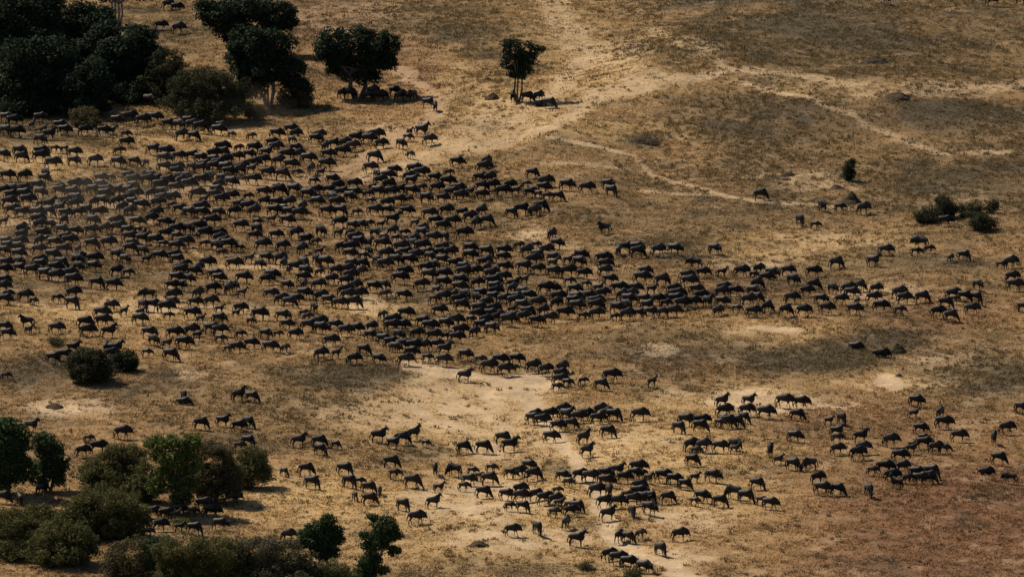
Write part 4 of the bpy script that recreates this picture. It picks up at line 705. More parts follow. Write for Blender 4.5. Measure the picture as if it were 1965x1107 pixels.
LABELS = '''walking wildebeest, fourth from left in the single file at the sandy path's foot|wildebeest in the single file at the sandy path's foot
walking wildebeest, third from left in the single file at the sandy path's foot|wildebeest in the single file at the sandy path's foot
walking wildebeest, second from left in the single file at the sandy path's foot|wildebeest in the single file at the sandy path's foot
walking wildebeest, first from left in the single file at the sandy path's foot|wildebeest in the single file at the sandy path's foot
half-turned grazing wildebeest on the sand beside the single file|wildebeest on the sand beside the single file
upright standing wildebeest on the bare patch beside the low tussock bush|wildebeest on the bare patch beside the low tussock bush
grazing wildebeest, second from left in the trio on the path above the single file|wildebeest in the trio on the path above the single file
only end-on wildebeest in the trio on the path above the single file|wildebeest in the trio on the path above the single file
walking wildebeest beside the rounded paired tree|wildebeest beside the rounded paired tree
walking wildebeest on pale ground beyond the path trio|wildebeest on pale ground beyond the path trio
young wildebeest, third from left in the trio on the path above the single file|wildebeest in the trio on the path above the single file
young wildebeest, second from left in the shade group under the yellow-green tree|wildebeest in the shade group under the yellow-green tree
walking wildebeest, first from left on the bare patch across from the path trio|wildebeest on the bare patch across from the path trio
only half-turned grazing wildebeest on the bare patch across from the path trio|wildebeest on the bare patch across from the path trio
grazing wildebeest, eleventh from left in the shade group under the yellow-green tree|wildebeest in the shade group under the yellow-green tree
young wildebeest, ninth from left in the shade group under the yellow-green tree|wildebeest in the shade group under the yellow-green tree
walking wildebeest, fourth from left in the shade group under the yellow-green tree|wildebeest in the shade group under the yellow-green tree
walking wildebeest, fourteenth from left in the shade group under the yellow-green tree|wildebeest in the shade group under the yellow-green tree
end-on wildebeest on dark grass beside the path|wildebeest on dark grass beside the path
young wildebeest, first from left in the shade group under the yellow-green tree|wildebeest in the shade group under the yellow-green tree
walking wildebeest beside the ragged paired tree's far side|wildebeest beside the ragged paired tree's far side
young wildebeest, seventh from left in the shade group under the yellow-green tree|wildebeest in the shade group under the yellow-green tree
walking wildebeest, fifth from left in the shade group under the yellow-green tree|wildebeest in the shade group under the yellow-green tree
only upright standing wildebeest in the knot standing on the path bend|wildebeest in the knot standing on the path bend
walking wildebeest, thirteenth from left in the shade group under the yellow-green tree|wildebeest in the shade group under the yellow-green tree
only half-turned grazing wildebeest in the huddle just beyond the path bend|wildebeest in the huddle just beyond the path bend
young wildebeest, first from left in the bunch against the path bend's near grass|wildebeest in the bunch against the path bend's near grass
walking wildebeest, third from left in the shade group under the yellow-green tree|wildebeest in the shade group under the yellow-green tree
walking wildebeest, sixth from left in the bunch against the path bend's near grass|wildebeest in the bunch against the path bend's near grass
young wildebeest, tenth from left in the shade group under the yellow-green tree|wildebeest in the shade group under the yellow-green tree
walking wildebeest, eighth from left in the shade group under the yellow-green tree|wildebeest in the shade group under the yellow-green tree
walking wildebeest, eighth from left in the huddle just beyond the path bend|wildebeest in the huddle just beyond the path bend
grazing wildebeest, fifth from left in the bunch on bare ground facing the path bend|wildebeest in the bunch on bare ground facing the path bend
grazing wildebeest, seventh from left in the bunch against the path bend's near grass|wildebeest in the bunch against the path bend's near grass
walking wildebeest, sixth from left in the shade group under the yellow-green tree|wildebeest in the shade group under the yellow-green tree
grazing wildebeest, third from left on the rim of golden grass and bare ground|wildebeest on the rim of golden grass and bare ground
young wildebeest, second from left in the bunch on bare ground facing the path bend|wildebeest in the bunch on bare ground facing the path bend
walking wildebeest, twelfth from left in the shade group under the yellow-green tree|wildebeest in the shade group under the yellow-green tree
walking wildebeest, seventh from left in the row strung out beyond the huddle|wildebeest in the row strung out beyond the huddle
young wildebeest, fifth from left in the bunch against the path bend's near grass|wildebeest in the bunch against the path bend's near grass
young wildebeest, fourth from left in the bunch against the path bend's near grass|wildebeest in the bunch against the path bend's near grass
walking wildebeest, first from left in the knot standing on the path bend|wildebeest in the knot standing on the path bend
walking wildebeest, fourth from left in the knot standing on the path bend|wildebeest in the knot standing on the path bend
only upright standing wildebeest on bare ground below the central loose group|wildebeest on bare ground below the central loose group
young wildebeest, fifteenth from left in the shade group under the yellow-green tree|wildebeest in the shade group under the yellow-green tree
grazing wildebeest, third from left in the row strung out beyond the huddle|wildebeest in the row strung out beyond the huddle
young wildebeest, first from left in the row strung out beyond the huddle|wildebeest in the row strung out beyond the huddle
walking wildebeest, third from left in the huddle just beyond the path bend|wildebeest in the huddle just beyond the path bend
young wildebeest, sixth from left in the row strung out beyond the huddle|wildebeest in the row strung out beyond the huddle
walking wildebeest, second from left in the bunch against the path bend's near grass|wildebeest in the bunch against the path bend's near grass
end-on wildebeest, second from left in the shade before the edge trees|wildebeest in the shade before the edge trees
grazing wildebeest, sixth from left in the golden-grass group above the ragged tree|wildebeest in the golden-grass group above the ragged tree
walking wildebeest, sixth from left in the huddle just beyond the path bend|wildebeest in the huddle just beyond the path bend
walking wildebeest, seventh from left in the bunch on bare ground facing the path bend|wildebeest in the bunch on bare ground facing the path bend
walking wildebeest, sixteenth from left in the shade group under the yellow-green tree|wildebeest in the shade group under the yellow-green tree
grazing wildebeest, tenth from left in the huddle just beyond the path bend|wildebeest in the huddle just beyond the path bend
grazing wildebeest, first from left in the shade before the edge trees|wildebeest in the shade before the edge trees
grazing wildebeest, ninth from left in the huddle just beyond the path bend|wildebeest in the huddle just beyond the path bend
walking wildebeest, second from left in the row strung out beyond the huddle|wildebeest in the row strung out beyond the huddle
grazing wildebeest, fifth from left in the row strung out beyond the huddle|wildebeest in the row strung out beyond the huddle
walking wildebeest, fourth from left in the bunch on bare ground facing the path bend|wildebeest in the bunch on bare ground facing the path bend
grazing wildebeest, sixth from left in the bunch on bare ground facing the path bend|wildebeest in the bunch on bare ground facing the path bend
only young grazing wildebeest in the golden-grass group above the ragged tree|wildebeest in the golden-grass group above the ragged tree
young wildebeest, first from left in the huddle just beyond the path bend|wildebeest in the huddle just beyond the path bend
walking wildebeest, first from left in the bunch on bare ground facing the path bend|wildebeest in the bunch on bare ground facing the path bend
walking wildebeest, fourth from left in the huddle just beyond the path bend|wildebeest in the huddle just beyond the path bend
only grazing wildebeest turned back in the row strung out beyond the huddle|wildebeest in the row strung out beyond the huddle
grazing wildebeest, third from left on bare ground below the central loose group|wildebeest on bare ground below the central loose group
only wildebeest facing the viewer in the knot standing on the path bend|wildebeest in the knot standing on the path bend
walking wildebeest, fifth from left in the string crossing the path|wildebeest in the string crossing the path
half-turned grazing wildebeest past the low couple|wildebeest past the low couple
only young end-on wildebeest in the golden-grass group above the ragged tree|wildebeest in the golden-grass group above the ragged tree
walking wildebeest, first from left in the low couple below the foursome|wildebeest in the low couple below the foursome
grazing wildebeest, second from left in the low couple below the foursome|wildebeest in the low couple below the foursome
walking wildebeest, third from left in the bunch on bare ground facing the path bend|wildebeest in the bunch on bare ground facing the path bend
young wildebeest, third from left in the bunch against the path bend's near grass|wildebeest in the bunch against the path bend's near grass
end-on wildebeest, third from left in the shade before the edge trees|wildebeest in the shade before the edge trees
grazing wildebeest, fifth from left in the golden-grass group above the ragged tree|wildebeest in the golden-grass group above the ragged tree
young wildebeest, second from left on bare ground below the central loose group|wildebeest on bare ground below the central loose group
grazing wildebeest, fifth from left in the huddle just beyond the path bend|wildebeest in the huddle just beyond the path bend
young wildebeest, third from left in the loose group on central bare ground|wildebeest in the loose group on central bare ground
grazing wildebeest in golden grass above the strung-out row|wildebeest in golden grass above the strung-out row
grazing wildebeest, second from left in the tail end of the string past the crossing|wildebeest in the tail end of the string past the crossing
only standing wildebeest turned back in the lower part of the far tight bunch|wildebeest in the lower part of the far tight bunch
grazing wildebeest, third from left in the trio in golden grass above the paired trees|wildebeest in the trio in golden grass above the paired trees
grazing wildebeest, second from left in the golden-grass group above the ragged tree|wildebeest in the golden-grass group above the ragged tree
grazing wildebeest, fourth from left on the rim of golden grass and bare ground|wildebeest on the rim of golden grass and bare ground
young wildebeest, second from left in the string crossing the path|wildebeest in the string crossing the path
walking wildebeest, seventh from left in the string crossing the path|wildebeest in the string crossing the path
young wildebeest, fourth from left in the golden-grass group above the ragged tree|wildebeest in the golden-grass group above the ragged tree
walking wildebeest, eleventh from left in the huddle just beyond the path bend|wildebeest in the huddle just beyond the path bend
walking wildebeest, fourth from left in the loose group on central bare ground|wildebeest in the loose group on central bare ground
grazing wildebeest, seventh from left in the loose group on central bare ground|wildebeest in the loose group on central bare ground
young wildebeest, seventh from left in the lower part of the far tight bunch|wildebeest in the lower part of the far tight bunch
walking wildebeest, ninth from left in the lower part of the far tight bunch|wildebeest in the lower part of the far tight bunch
young wildebeest, seventh from left in the huddle just beyond the path bend|wildebeest in the huddle just beyond the path bend
walking wildebeest below the tall-grass foursome|wildebeest below the tall-grass foursome
only walking wildebeest turned back in the sparse outliers at the far edge|wildebeest in the sparse outliers at the far edge
grazing wildebeest, tenth from left in the lower part of the far tight bunch|wildebeest in the lower part of the far tight bunch
walking wildebeest, fourth from left in the string crossing the path|wildebeest in the string crossing the path
walking wildebeest, second from left in the string just beyond the path crossing|wildebeest in the string just beyond the path crossing
walking wildebeest, first from left in the tail end of the string past the crossing|wildebeest in the tail end of the string past the crossing
young wildebeest, third from left in the tail end of the string past the crossing|wildebeest in the tail end of the string past the crossing
walking wildebeest, fourth from left in the tail end of the string past the crossing|wildebeest in the tail end of the string past the crossing
walking wildebeest, first from left in the string crossing the path|wildebeest in the string crossing the path
walking wildebeest, third from left in the string crossing the path|wildebeest in the string crossing the path
walking wildebeest, third from left in the lower part of the far tight bunch|wildebeest in the lower part of the far tight bunch
young wildebeest, sixth from left in the loose group on central bare ground|wildebeest in the loose group on central bare ground
grazing wildebeest, fourth from left in the foursome before the path crossing|wildebeest in the foursome before the path crossing
walking wildebeest, sixth from left in the string crossing the path|wildebeest in the string crossing the path
walking wildebeest, third from left in the string just beyond the path crossing|wildebeest in the string just beyond the path crossing
young wildebeest, second from left on the rim of golden grass and bare ground|wildebeest on the rim of golden grass and bare ground
walking wildebeest, first from left in the foursome before the path crossing|wildebeest in the foursome before the path crossing
young wildebeest, fifth from left in the string just beyond the path crossing|wildebeest in the string just beyond the path crossing
walking wildebeest, eighth from left in the lower part of the far tight bunch|wildebeest in the lower part of the far tight bunch
walking wildebeest, second from left in the foursome before the path crossing|wildebeest in the foursome before the path crossing
grazing wildebeest, eleventh from left in the lower part of the far tight bunch|wildebeest in the lower part of the far tight bunch
only young grazing wildebeest in the trio in golden grass above the paired trees|wildebeest in the trio in golden grass above the paired trees
only grazing wildebeest turned back in the loose group on central bare ground|wildebeest in the loose group on central bare ground
only upright standing wildebeest in the string just beyond the path crossing|wildebeest in the string just beyond the path crossing
young wildebeest, first from left in the lower part of the far tight bunch|wildebeest in the lower part of the far tight bunch
grazing wildebeest, first from left in the golden-grass group above the ragged tree|wildebeest in the golden-grass group above the ragged tree
young wildebeest, fifth from left in the loose group on central bare ground|wildebeest in the loose group on central bare ground
grazing wildebeest, second from left in the trio in golden grass above the paired trees|wildebeest in the trio in golden grass above the paired trees
only wildebeest facing the viewer in the loose group on central bare ground|wildebeest in the loose group on central bare ground
only lying wildebeest in the sparse outliers at the far edge|wildebeest in the sparse outliers at the far edge
walking wildebeest, fourth from left in the string just beyond the path crossing|wildebeest in the string just beyond the path crossing
walking wildebeest, second from left in the lower part of the far tight bunch|wildebeest in the lower part of the far tight bunch
young wildebeest, eighth from left in the loose group on central bare ground|wildebeest in the loose group on central bare ground
walking wildebeest, sixth from left in the lower part of the far tight bunch|wildebeest in the lower part of the far tight bunch
walking wildebeest, third from left in the foursome before the path crossing|wildebeest in the foursome before the path crossing
grazing wildebeest, third from left in the foursome in tall golden grass|wildebeest in the foursome in tall golden grass
only grazing wildebeest turned back in the foursome in tall golden grass|wildebeest in the foursome in tall golden grass
grazing wildebeest, first from left on the rim of golden grass and bare ground|wildebeest on the rim of golden grass and bare ground
grazing wildebeest, second from left in the short row on golden grass|wildebeest in the short row on golden grass
young wildebeest, second from left in the foursome in tall golden grass|wildebeest in the foursome in tall golden grass
grazing wildebeest, third from left in the sparse outliers at the far edge|wildebeest in the sparse outliers at the far edge
walking wildebeest, fifth from left in the lower part of the far tight bunch|wildebeest in the lower part of the far tight bunch
walking wildebeest, fourth from left in the two stacked couples mid-slope|wildebeest in the two stacked couples mid-slope
only wildebeest facing the viewer in the foursome in tall golden grass|wildebeest in the foursome in tall golden grass
walking wildebeest, first from left against the grey-olive thicket|wildebeest against the grey-olive thicket
upright standing wildebeest, third from left around the upper path below the bunch|wildebeest around the upper path below the bunch
young wildebeest, third from left in the short row on golden grass|wildebeest in the short row on golden grass
walking wildebeest, third from left in the two stacked couples mid-slope|wildebeest in the two stacked couples mid-slope
grazing wildebeest, third from left in the foursome on the brown slope|wildebeest in the foursome on the brown slope
young wildebeest, second from left in the upper part of the far tight bunch|wildebeest in the upper part of the far tight bunch
young wildebeest, sixth from left in the short row on golden grass|wildebeest in the short row on golden grass
walking wildebeest, sixth from left in the two stacked couples mid-slope|wildebeest in the two stacked couples mid-slope
young wildebeest, eighth from left in the upper part of the far tight bunch|wildebeest in the upper part of the far tight bunch
walking wildebeest, second from left against the grey-olive thicket|wildebeest against the grey-olive thicket
walking wildebeest, seventh from left in the upper part of the far tight bunch|wildebeest in the upper part of the far tight bunch
grazing wildebeest, first from left in the two grazing pairs on bare ground|wildebeest in the two grazing pairs on bare ground
grazing wildebeest, second from left in the two grazing pairs on bare ground|wildebeest in the two grazing pairs on bare ground
walking wildebeest, fifth from left in the short row on golden grass|wildebeest in the short row on golden grass
walking wildebeest, fourth from left in the short row on golden grass|wildebeest in the short row on golden grass
only upright standing wildebeest in the two grazing pairs on bare ground|wildebeest in the two grazing pairs on bare ground
walking wildebeest, first from left in the short row on golden grass|wildebeest in the short row on golden grass
walking wildebeest, seventh from left in the short row on golden grass|wildebeest in the short row on golden grass
young wildebeest, first from left in the pair behind the brownish thicket|wildebeest in the pair behind the brownish thicket
young wildebeest, third from left in the upper part of the far tight bunch|wildebeest in the upper part of the far tight bunch
walking wildebeest, sixth from left in the upper part of the far tight bunch|wildebeest in the upper part of the far tight bunch
only young grazing wildebeest in the foursome on the brown slope|wildebeest in the foursome on the brown slope
upright standing wildebeest, second from left in the fivesome at the bare ground's edge|wildebeest in the fivesome at the bare ground's edge
young wildebeest, fifth from left in the fivesome at the bare ground's edge|wildebeest in the fivesome at the bare ground's edge
only upright standing wildebeest in the foursome on the brown slope|wildebeest in the foursome on the brown slope
grazing wildebeest, second from left in the foursome on the brown slope|wildebeest in the foursome on the brown slope
grazing wildebeest, second from left in the pair behind the brownish thicket|wildebeest in the pair behind the brownish thicket
walking wildebeest, first from left in the upper part of the far tight bunch|wildebeest in the upper part of the far tight bunch
grazing wildebeest, third from left in the fivesome at the bare ground's edge|wildebeest in the fivesome at the bare ground's edge
upright standing wildebeest, second from left around the upper path below the bunch|wildebeest around the upper path below the bunch
only wildebeest facing the viewer in the sparse outliers at the far edge|wildebeest in the sparse outliers at the far edge
grazing wildebeest, third from left in the two grazing pairs on bare ground|wildebeest in the two grazing pairs on bare ground
walking wildebeest, first from left around the upper path below the bunch|wildebeest around the upper path below the bunch
young wildebeest, second from left in the two stacked couples mid-slope|wildebeest in the two stacked couples mid-slope
young wildebeest, first from left between the edge trees and yellow-green tree|wildebeest between the edge trees and yellow-green tree
walking wildebeest in open grass below the clearing group|wildebeest in open grass below the clearing group
upright standing wildebeest, fifth from left in the two stacked couples mid-slope|wildebeest in the two stacked couples mid-slope
young wildebeest, fifth from left in the upper part of the far tight bunch|wildebeest in the upper part of the far tight bunch
upright standing wildebeest, first from left in the fivesome at the bare ground's edge|wildebeest in the fivesome at the bare ground's edge
walking wildebeest, ninth from left in the upper part of the far tight bunch|wildebeest in the upper part of the far tight bunch
upright standing wildebeest, fourth from left in the fivesome at the bare ground's edge|wildebeest in the fivesome at the bare ground's edge
walking wildebeest, second from left between the edge trees and yellow-green tree|wildebeest between the edge trees and yellow-green tree
grazing wildebeest, fourth from left around the upper path below the bunch|wildebeest around the upper path below the bunch
upright standing wildebeest, first from left in the two stacked couples mid-slope|wildebeest in the two stacked couples mid-slope
walking wildebeest, fourth from left in the sparse outliers at the far edge|wildebeest in the sparse outliers at the far edge
walking wildebeest, fourth from left in the upper part of the far tight bunch|wildebeest in the upper part of the far tight bunch
grazing wildebeest, first from left in the grazing line below the bare clearing|wildebeest in the grazing line below the bare clearing
upright standing wildebeest behind the glossy edge tree|wildebeest behind the glossy edge tree
grazing wildebeest, third from left in the grazing line below the bare clearing|wildebeest in the grazing line below the bare clearing
walking wildebeest, second from left in the trio above the brownish thicket|wildebeest in the trio above the brownish thicket
walking wildebeest, fifth from left in the bunch at the path's upper end|wildebeest in the bunch at the path's upper end
grazing wildebeest above the yellow-green tree|wildebeest above the yellow-green tree
grazing wildebeest, eighth from left in the bunch at the path's upper end|wildebeest in the bunch at the path's upper end
walking wildebeest, second from left in the stepped pair of the far slope|wildebeest in the stepped pair of the far slope
grazing wildebeest, third from left in the trio above the brownish thicket|wildebeest in the trio above the brownish thicket
grazing wildebeest, eighth from left in the grazing line below the bare clearing|wildebeest in the grazing line below the bare clearing
young wildebeest, fifth from left in the grazing line below the bare clearing|wildebeest in the grazing line below the bare clearing
grazing wildebeest, ninth from left in the grazing line below the bare clearing|wildebeest in the grazing line below the bare clearing
only upright standing wildebeest in the trio above the brownish thicket|wildebeest in the trio above the brownish thicket
walking wildebeest, second from left in the grazing line below the bare clearing|wildebeest in the grazing line below the bare clearing
walking wildebeest, third from left in the bunch at the path's upper end|wildebeest in the bunch at the path's upper end
walking wildebeest, fourth from left in the grazing line below the bare clearing|wildebeest in the grazing line below the bare clearing
young wildebeest, first from left in the pair beside golden grass|wildebeest in the pair beside golden grass
grazing wildebeest, second from left in the pair beside golden grass|wildebeest in the pair beside golden grass
walking wildebeest, first from left in the bunch at the path's upper end|wildebeest in the bunch at the path's upper end
walking wildebeest, eleventh from left in the bunch at the path's upper end|wildebeest in the bunch at the path's upper end
walking wildebeest, ninth from left in the bunch at the path's upper end|wildebeest in the bunch at the path's upper end
young wildebeest, sixth from left in the grazing line below the bare clearing|wildebeest in the grazing line below the bare clearing
grazing wildebeest, tenth from left in the grazing line below the bare clearing|wildebeest in the grazing line below the bare clearing
only upright standing wildebeest in the bunch at the path's upper end|wildebeest in the bunch at the path's upper end
grazing wildebeest, fourteenth from left in the bunch at the path's upper end|wildebeest in the bunch at the path's upper end
walking wildebeest between the path bunch and the grazing line|wildebeest between the path bunch and the grazing line
walking wildebeest, second from left in the bunch at the path's upper end|wildebeest in the bunch at the path's upper end
walking wildebeest, fourth from left in the bunch at the path's upper end|wildebeest in the bunch at the path's upper end
walking wildebeest, tenth from left in the bunch at the path's upper end|wildebeest in the bunch at the path's upper end
walking wildebeest, thirteenth from left in the bunch at the path's upper end|wildebeest in the bunch at the path's upper end
grazing wildebeest, second from left in the group at the bare clearing's far end|wildebeest in the group at the bare clearing's far end
walking wildebeest, eleventh from left in the grazing line below the bare clearing|wildebeest in the grazing line below the bare clearing
young wildebeest, first from left in the upper pair of the far slope|wildebeest in the upper pair of the far slope
walking wildebeest, first from left in the stepped pair of the far slope|wildebeest in the stepped pair of the far slope
walking wildebeest, seventh from left in the grazing line below the bare clearing|wildebeest in the grazing line below the bare clearing
walking wildebeest, sixth from left in the bunch at the path's upper end|wildebeest in the bunch at the path's upper end
walking wildebeest, twelfth from left in the bunch at the path's upper end|wildebeest in the bunch at the path's upper end
walking wildebeest, second from left on or under the bare clearing|wildebeest on or under the bare clearing
walking wildebeest, sixth from left in the sparse outliers at the far edge|wildebeest in the sparse outliers at the far edge
walking wildebeest, third from left in the group at the bare clearing's far end|wildebeest in the group at the bare clearing's far end
upright standing wildebeest, first from left on or under the bare clearing|wildebeest on or under the bare clearing
walking wildebeest, first from left in the group at the bare clearing's far end|wildebeest in the group at the bare clearing's far end
walking wildebeest, second from left in the upper pair of the far slope|wildebeest in the upper pair of the far slope
upright standing wildebeest, third from left on or under the bare clearing|wildebeest on or under the bare clearing
only lying wildebeest in the resting pair on the dim plain|wildebeest in the resting pair on the dim plain
grazing wildebeest, second from left in the pair beside the resting two|wildebeest in the pair beside the resting two
grazing wildebeest, second from left in the resting pair on the dim plain|wildebeest in the resting pair on the dim plain
only upright standing wildebeest in the pair beside the resting two|wildebeest in the pair beside the resting two
young wildebeest, first from left in the cluster where that line ends|wildebeest in the cluster where that line ends
grazing wildebeest, sixth from left in the cluster where that line ends|wildebeest in the cluster where that line ends
young wildebeest, fourth from left in the cluster where that line ends|wildebeest in the cluster where that line ends
young wildebeest past the line-end cluster|wildebeest past the line-end cluster
walking wildebeest, third from left in the cluster where that line ends|wildebeest in the cluster where that line ends
only pale brown young wildebeest in the cluster where that line ends|wildebeest in the cluster where that line ends
upright standing wildebeest below the herd's lower edge on bare ground|wildebeest below the herd's lower edge on bare ground
walking wildebeest, seventh from left in the cluster where that line ends|wildebeest in the cluster where that line ends
young wildebeest at the edge below the grey shrub|wildebeest at the edge below the grey shrub
walking wildebeest, second from left in the cluster where that line ends|wildebeest in the cluster where that line ends
walking wildebeest, fifth from left in the line leaving the herd down the path|wildebeest in the line leaving the herd down the path
walking wildebeest, ninth from left in the line leaving the herd down the path|wildebeest in the line leaving the herd down the path
walking wildebeest, tenth from left in the line leaving the herd down the path|wildebeest in the line leaving the herd down the path
walking wildebeest, third from left in the line leaving the herd down the path|wildebeest in the line leaving the herd down the path
young wildebeest, sixth from left in the line leaving the herd down the path|wildebeest in the line leaving the herd down the path
walking wildebeest, eighth from left in the line leaving the herd down the path|wildebeest in the line leaving the herd down the path
walking wildebeest, eighth from left on the herd's lower edge above bare ground|wildebeest on the herd's lower edge above bare ground
walking wildebeest, fifteenth from left on the herd's lower edge above bare ground|wildebeest on the herd's lower edge above bare ground
walking wildebeest, fourth from left in the line leaving the herd down the path|wildebeest in the line leaving the herd down the path
walking wildebeest, fourth from left trailing the herd's lower edge over olive grass|wildebeest trailing the herd's lower edge over olive grass
walking wildebeest, second from left on the herd's lower edge above bare ground|wildebeest on the herd's lower edge above bare ground
young wildebeest, second from left in the line leaving the herd down the path|wildebeest in the line leaving the herd down the path
walking wildebeest, seventh from left in the line leaving the herd down the path|wildebeest in the line leaving the herd down the path
grazing wildebeest, first from left behind the round olive bush|wildebeest behind the round olive bush
young wildebeest, twelfth from left on the herd's lower edge above bare ground|wildebeest on the herd's lower edge above bare ground
grazing wildebeest, fourth from left in the loose rear group past the dark bush|wildebeest in the loose rear group past the dark bush
walking wildebeest, second from left behind the round olive bush|wildebeest behind the round olive bush
walking wildebeest, first from left in the line leaving the herd down the path|wildebeest in the line leaving the herd down the path
walking wildebeest, first from left trailing the herd's lower edge over olive grass|wildebeest trailing the herd's lower edge over olive grass
walking wildebeest, fifth from left behind the round olive bush|wildebeest behind the round olive bush
young wildebeest, third from left trailing the herd's lower edge over olive grass|wildebeest trailing the herd's lower edge over olive grass
young wildebeest, first from left in the loose rear group past the dark bush|wildebeest in the loose rear group past the dark bush
walking wildebeest, ninth from left on the herd's lower edge above bare ground|wildebeest on the herd's lower edge above bare ground
lying wildebeest, second from left near the dark steep hump|wildebeest near the dark steep hump
upright standing wildebeest, sixth from left behind the round olive bush|wildebeest behind the round olive bush
grazing wildebeest, fifth from left trailing the herd's lower edge over olive grass|wildebeest trailing the herd's lower edge over olive grass
only upright standing wildebeest on the herd's lower edge above bare ground|wildebeest on the herd's lower edge above bare ground
upright standing wildebeest, third from left behind the round olive bush|wildebeest behind the round olive bush
only end-on wildebeest behind the round olive bush|wildebeest behind the round olive bush
young wildebeest, second from left in the scattered rear above the dark grass|wildebeest in the scattered rear above the dark grass
young wildebeest, sixth from left in the scattered rear above the dark grass|wildebeest in the scattered rear above the dark grass
walking wildebeest, third from left in the scattered rear above the dark grass|wildebeest in the scattered rear above the dark grass
walking wildebeest, fifth from left in the scattered rear above the dark grass|wildebeest in the scattered rear above the dark grass
walking wildebeest, fifth from left on the herd's lower edge above bare ground|wildebeest on the herd's lower edge above bare ground
walking wildebeest, tenth from left on the herd's lower edge above bare ground|wildebeest on the herd's lower edge above bare ground
walking wildebeest, seventh from left on the herd's lower edge above bare ground|wildebeest on the herd's lower edge above bare ground
walking wildebeest, eleventh from left on the herd's lower edge above bare ground|wildebeest on the herd's lower edge above bare ground
walking wildebeest, fourteenth from left on the herd's lower edge above bare ground|wildebeest on the herd's lower edge above bare ground
young wildebeest, third from left in the loose rear group past the dark bush|wildebeest in the loose rear group past the dark bush
walking wildebeest, sixth from left in the loose rear group past the dark bush|wildebeest in the loose rear group past the dark bush
walking wildebeest, fourth from left in the scattered rear above the dark grass|wildebeest in the scattered rear above the dark grass
walking wildebeest, fourth from left on the herd's lower edge above bare ground|wildebeest on the herd's lower edge above bare ground
lying wildebeest, first from left near the dark steep hump|wildebeest near the dark steep hump
walking wildebeest, second from left trailing the herd's lower edge over olive grass|wildebeest trailing the herd's lower edge over olive grass
walking wildebeest, second from left in the loose rear group past the dark bush|wildebeest in the loose rear group past the dark bush
walking wildebeest, third from left on the herd's lower edge above bare ground|wildebeest on the herd's lower edge above bare ground
young wildebeest, first from left in the scattered rear above the dark grass|wildebeest in the scattered rear above the dark grass
walking wildebeest, eighteenth from left on the herd's lower edge above bare ground|wildebeest on the herd's lower edge above bare ground
walking wildebeest, thirteenth from left on the herd's lower edge above bare ground|wildebeest on the herd's lower edge above bare ground
walking wildebeest, sixth from left on the herd's lower edge above bare ground|wildebeest on the herd's lower edge above bare ground
young wildebeest, seventeenth from left on the herd's lower edge above bare ground|wildebeest on the herd's lower edge above bare ground
young wildebeest, seventh from left in the loose rear group past the dark bush|wildebeest in the loose rear group past the dark bush
walking wildebeest, first from left on the herd's lower edge above bare ground|wildebeest on the herd's lower edge above bare ground
walking wildebeest, seventh from left in the scattered rear above the dark grass|wildebeest in the scattered rear above the dark grass
walking wildebeest at the picture edge above the grey shrub|wildebeest at the picture edge above the grey shrub
walking wildebeest, fifth from left in the loose rear group past the dark bush|wildebeest in the loose rear group past the dark bush'''.strip().split('\n')
N_SINGLE = 300
animals = []
rr = random.Random(5)
for tok in HERD_PX.split():
    code = tok[-1]; px, py = tok[:-1].split(','); animals.append((float(px), float(py), code))
mass = []
for i, (px, py, code) in enumerate(animals):
    p = at(px, py); key, yaw = pick(code, rr, i < N_SINGLE); yaw += rr.gauss(0, .3 if i >= N_SINGLE else .12); sc = rr.uniform(.89, 1.07)
    if i < N_SINGLE:
        skin, horns, mane, brd, tail = PROTO[key]
        o = bpy.data.objects.new('wildebeest', skin); COL.objects.link(o)
        o.location = p; o.location.z -= .03; o.rotation_euler = (0, 0, yaw); o.scale = (sc, sc, sc)
        lab, grp = LABELS[i].split('|') if i < len(LABELS) else ('x', 'y')
        tag(o, lab, 'wildebeest', grp)
        for nm, me in (('horns', horns), ('mane', mane), ('beard', brd), ('tail', tail)):
            if me is None: continue
            c = bpy.data.objects.new(nm, me); COL.objects.link(c); c.parent = o
    else:
        mass.append((p, key, yaw, sc, rr.uniform(.55, 1.6)))
# the rest of the herd, past the limit: one mass of real animals
cache = {}
def arrays(key):
    if key not in cache:
        vs, fs, cs, b = [], [], [], 0
        for me, nm in zip(PROTO[key], PARTS):
            if me is None: continue
            co = np.zeros(len(me.vertices)*3, np.float32); me.vertices.foreach_get('co', co); co = co.reshape(-1, 3)
            me.calc_loop_triangles(); t = np.zeros(len(me.loop_triangles)*3, np.int32); me.loop_triangles.foreach_get('vertices', t)
            if nm == 'wildebeest':
                c = np.zeros(len(co)*4, np.float32); me.attributes['coat'].data.foreach_get('color', c); c = c.reshape(-1, 4)
            else: c = np.tile(np.array([.045,.04,.034,1] if nm == 'horns' else [.013,.012,.012,1], np.float32), (len(co), 1))
            vs.append(co); fs.append(t.reshape(-1, 3)+b); cs.append(c); b += len(co)
        cache[key] = (np.concatenate(vs), np.concatenate(fs), np.concatenate(cs))
    return cache[key]
VS, FS, CS, b = [], [], [], 0
for p, key, yaw, sc, tint in mass:
    v, f, c = arrays(key); cy, sy = math.cos(yaw), math.sin(yaw)
    w = v*sc; w = np.stack([w[:, 0]*cy-w[:, 1]*sy, w[:, 0]*sy+w[:, 1]*cy, w[:, 2]-.03], -1)+p
    VS.append(w); FS.append(f+b); CS.append(c*np.array([tint, tint, tint, 1])); b += len(w)
herd = mesh_np('wildebeest_herd', np.concatenate(VS), np.concatenate(FS), 3, HERD, [('coat', 'FLOAT_COLOR', np.concatenate(CS))], True)
tag(herd, 'great mass of dark wildebeest streaming across the middle of the plain', 'herd', kind='stuff')


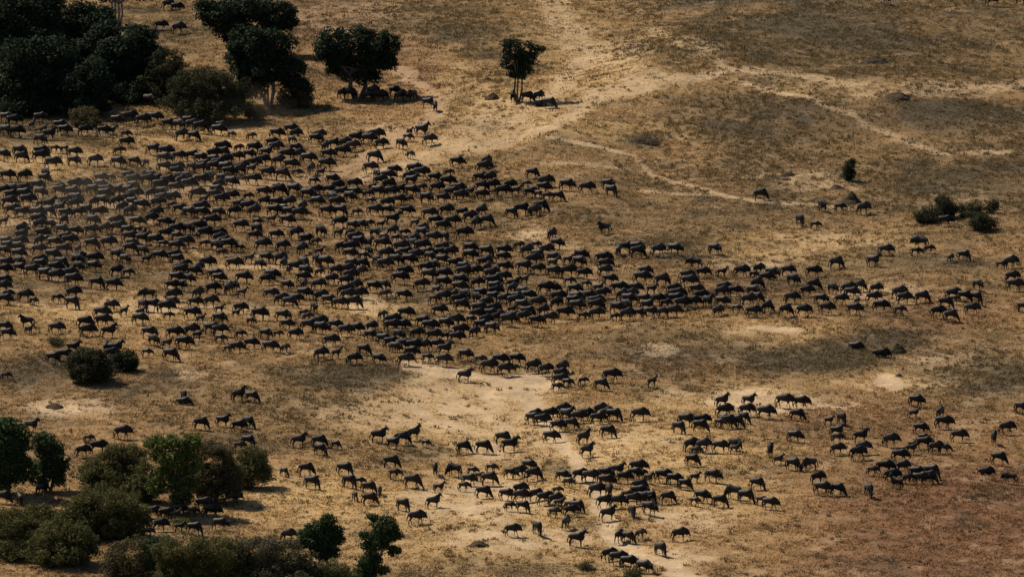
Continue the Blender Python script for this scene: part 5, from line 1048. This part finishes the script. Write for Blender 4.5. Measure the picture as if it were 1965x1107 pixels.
# ------------------------------------------------------------------ dust kicked up by the herd
def dust(base, wpx, hm, dens, seed):
    p = at(*base); a = wpx/scale_at(p)
    bm = bmesh.new(); bmesh.ops.create_icosphere(bm, subdivisions=3, radius=1.0)
    for v in bm.verts: v.co.z = max(v.co.z, -.25)
    me = bpy.data.meshes.new('dust'); bm.to_mesh(me); bm.free()
    o = bpy.data.objects.new('dust', me); COL.objects.link(o); o.location = p+np.array([0, 0, hm*.3]); o.scale = (a, a*1.3, hm)
    m = bpy.data.materials.new('dust_air'); m.use_nodes = True; nt = m.node_tree; nt.nodes.clear()
    out = nt.nodes.new('ShaderNodeOutputMaterial'); pv = nt.nodes.new('ShaderNodeVolumePrincipled'); nt.links.new(pv.outputs[0], out.inputs['Volume'])
    pv.inputs['Color'].default_value = (.86, .68, .48, 1); pv.inputs['Anisotropy'].default_value = .2
    tc = nt.nodes.new('ShaderNodeTexCoord'); ln = node(nt, 'ShaderNodeVectorMath', operation='LENGTH'); nt.links.new(tc.outputs['Object'], ln.inputs[0])
    mr = nt.nodes.new('ShaderNodeMapRange'); mr.inputs[1].default_value = 1.0; mr.inputs[2].default_value = .1; nt.links.new(ln.outputs['Value'], mr.inputs[0])
    nz = nt.nodes.new('ShaderNodeTexNoise'); nz.inputs['Scale'].default_value = 2.2; nz.inputs['Detail'].default_value = 3
    mp = nt.nodes.new('ShaderNodeMapping'); mp.inputs['Location'].default_value = (seed*3.1, seed, 0); nt.links.new(tc.outputs['Object'], mp.inputs[0]); nt.links.new(mp.outputs[0], nz.inputs['Vector'])
    m2 = nt.nodes.new('ShaderNodeMapRange'); m2.inputs[1].default_value = .38; m2.inputs[2].default_value = .68; m2.inputs[4].default_value = dens; nt.links.new(nz.outputs[0], m2.inputs[0])
    mu = node(nt, 'ShaderNodeMath', operation='MULTIPLY'); nt.links.new(mr.outputs[0], mu.inputs[0]); nt.links.new(m2.outputs[0], mu.inputs[1]); nt.links.new(mu.outputs[0], pv.inputs['Density'])
    me.materials.append(m); tag(o, kind='stuff'); o['label'] = 'thin pale dust hanging over the trampled ground'; return o
dust((215,382), 270, 3.2, .011, 1)
dust((450,226), 130, 3.5, .022, 2)
dust((90,470), 260, 3.0, .008, 3)
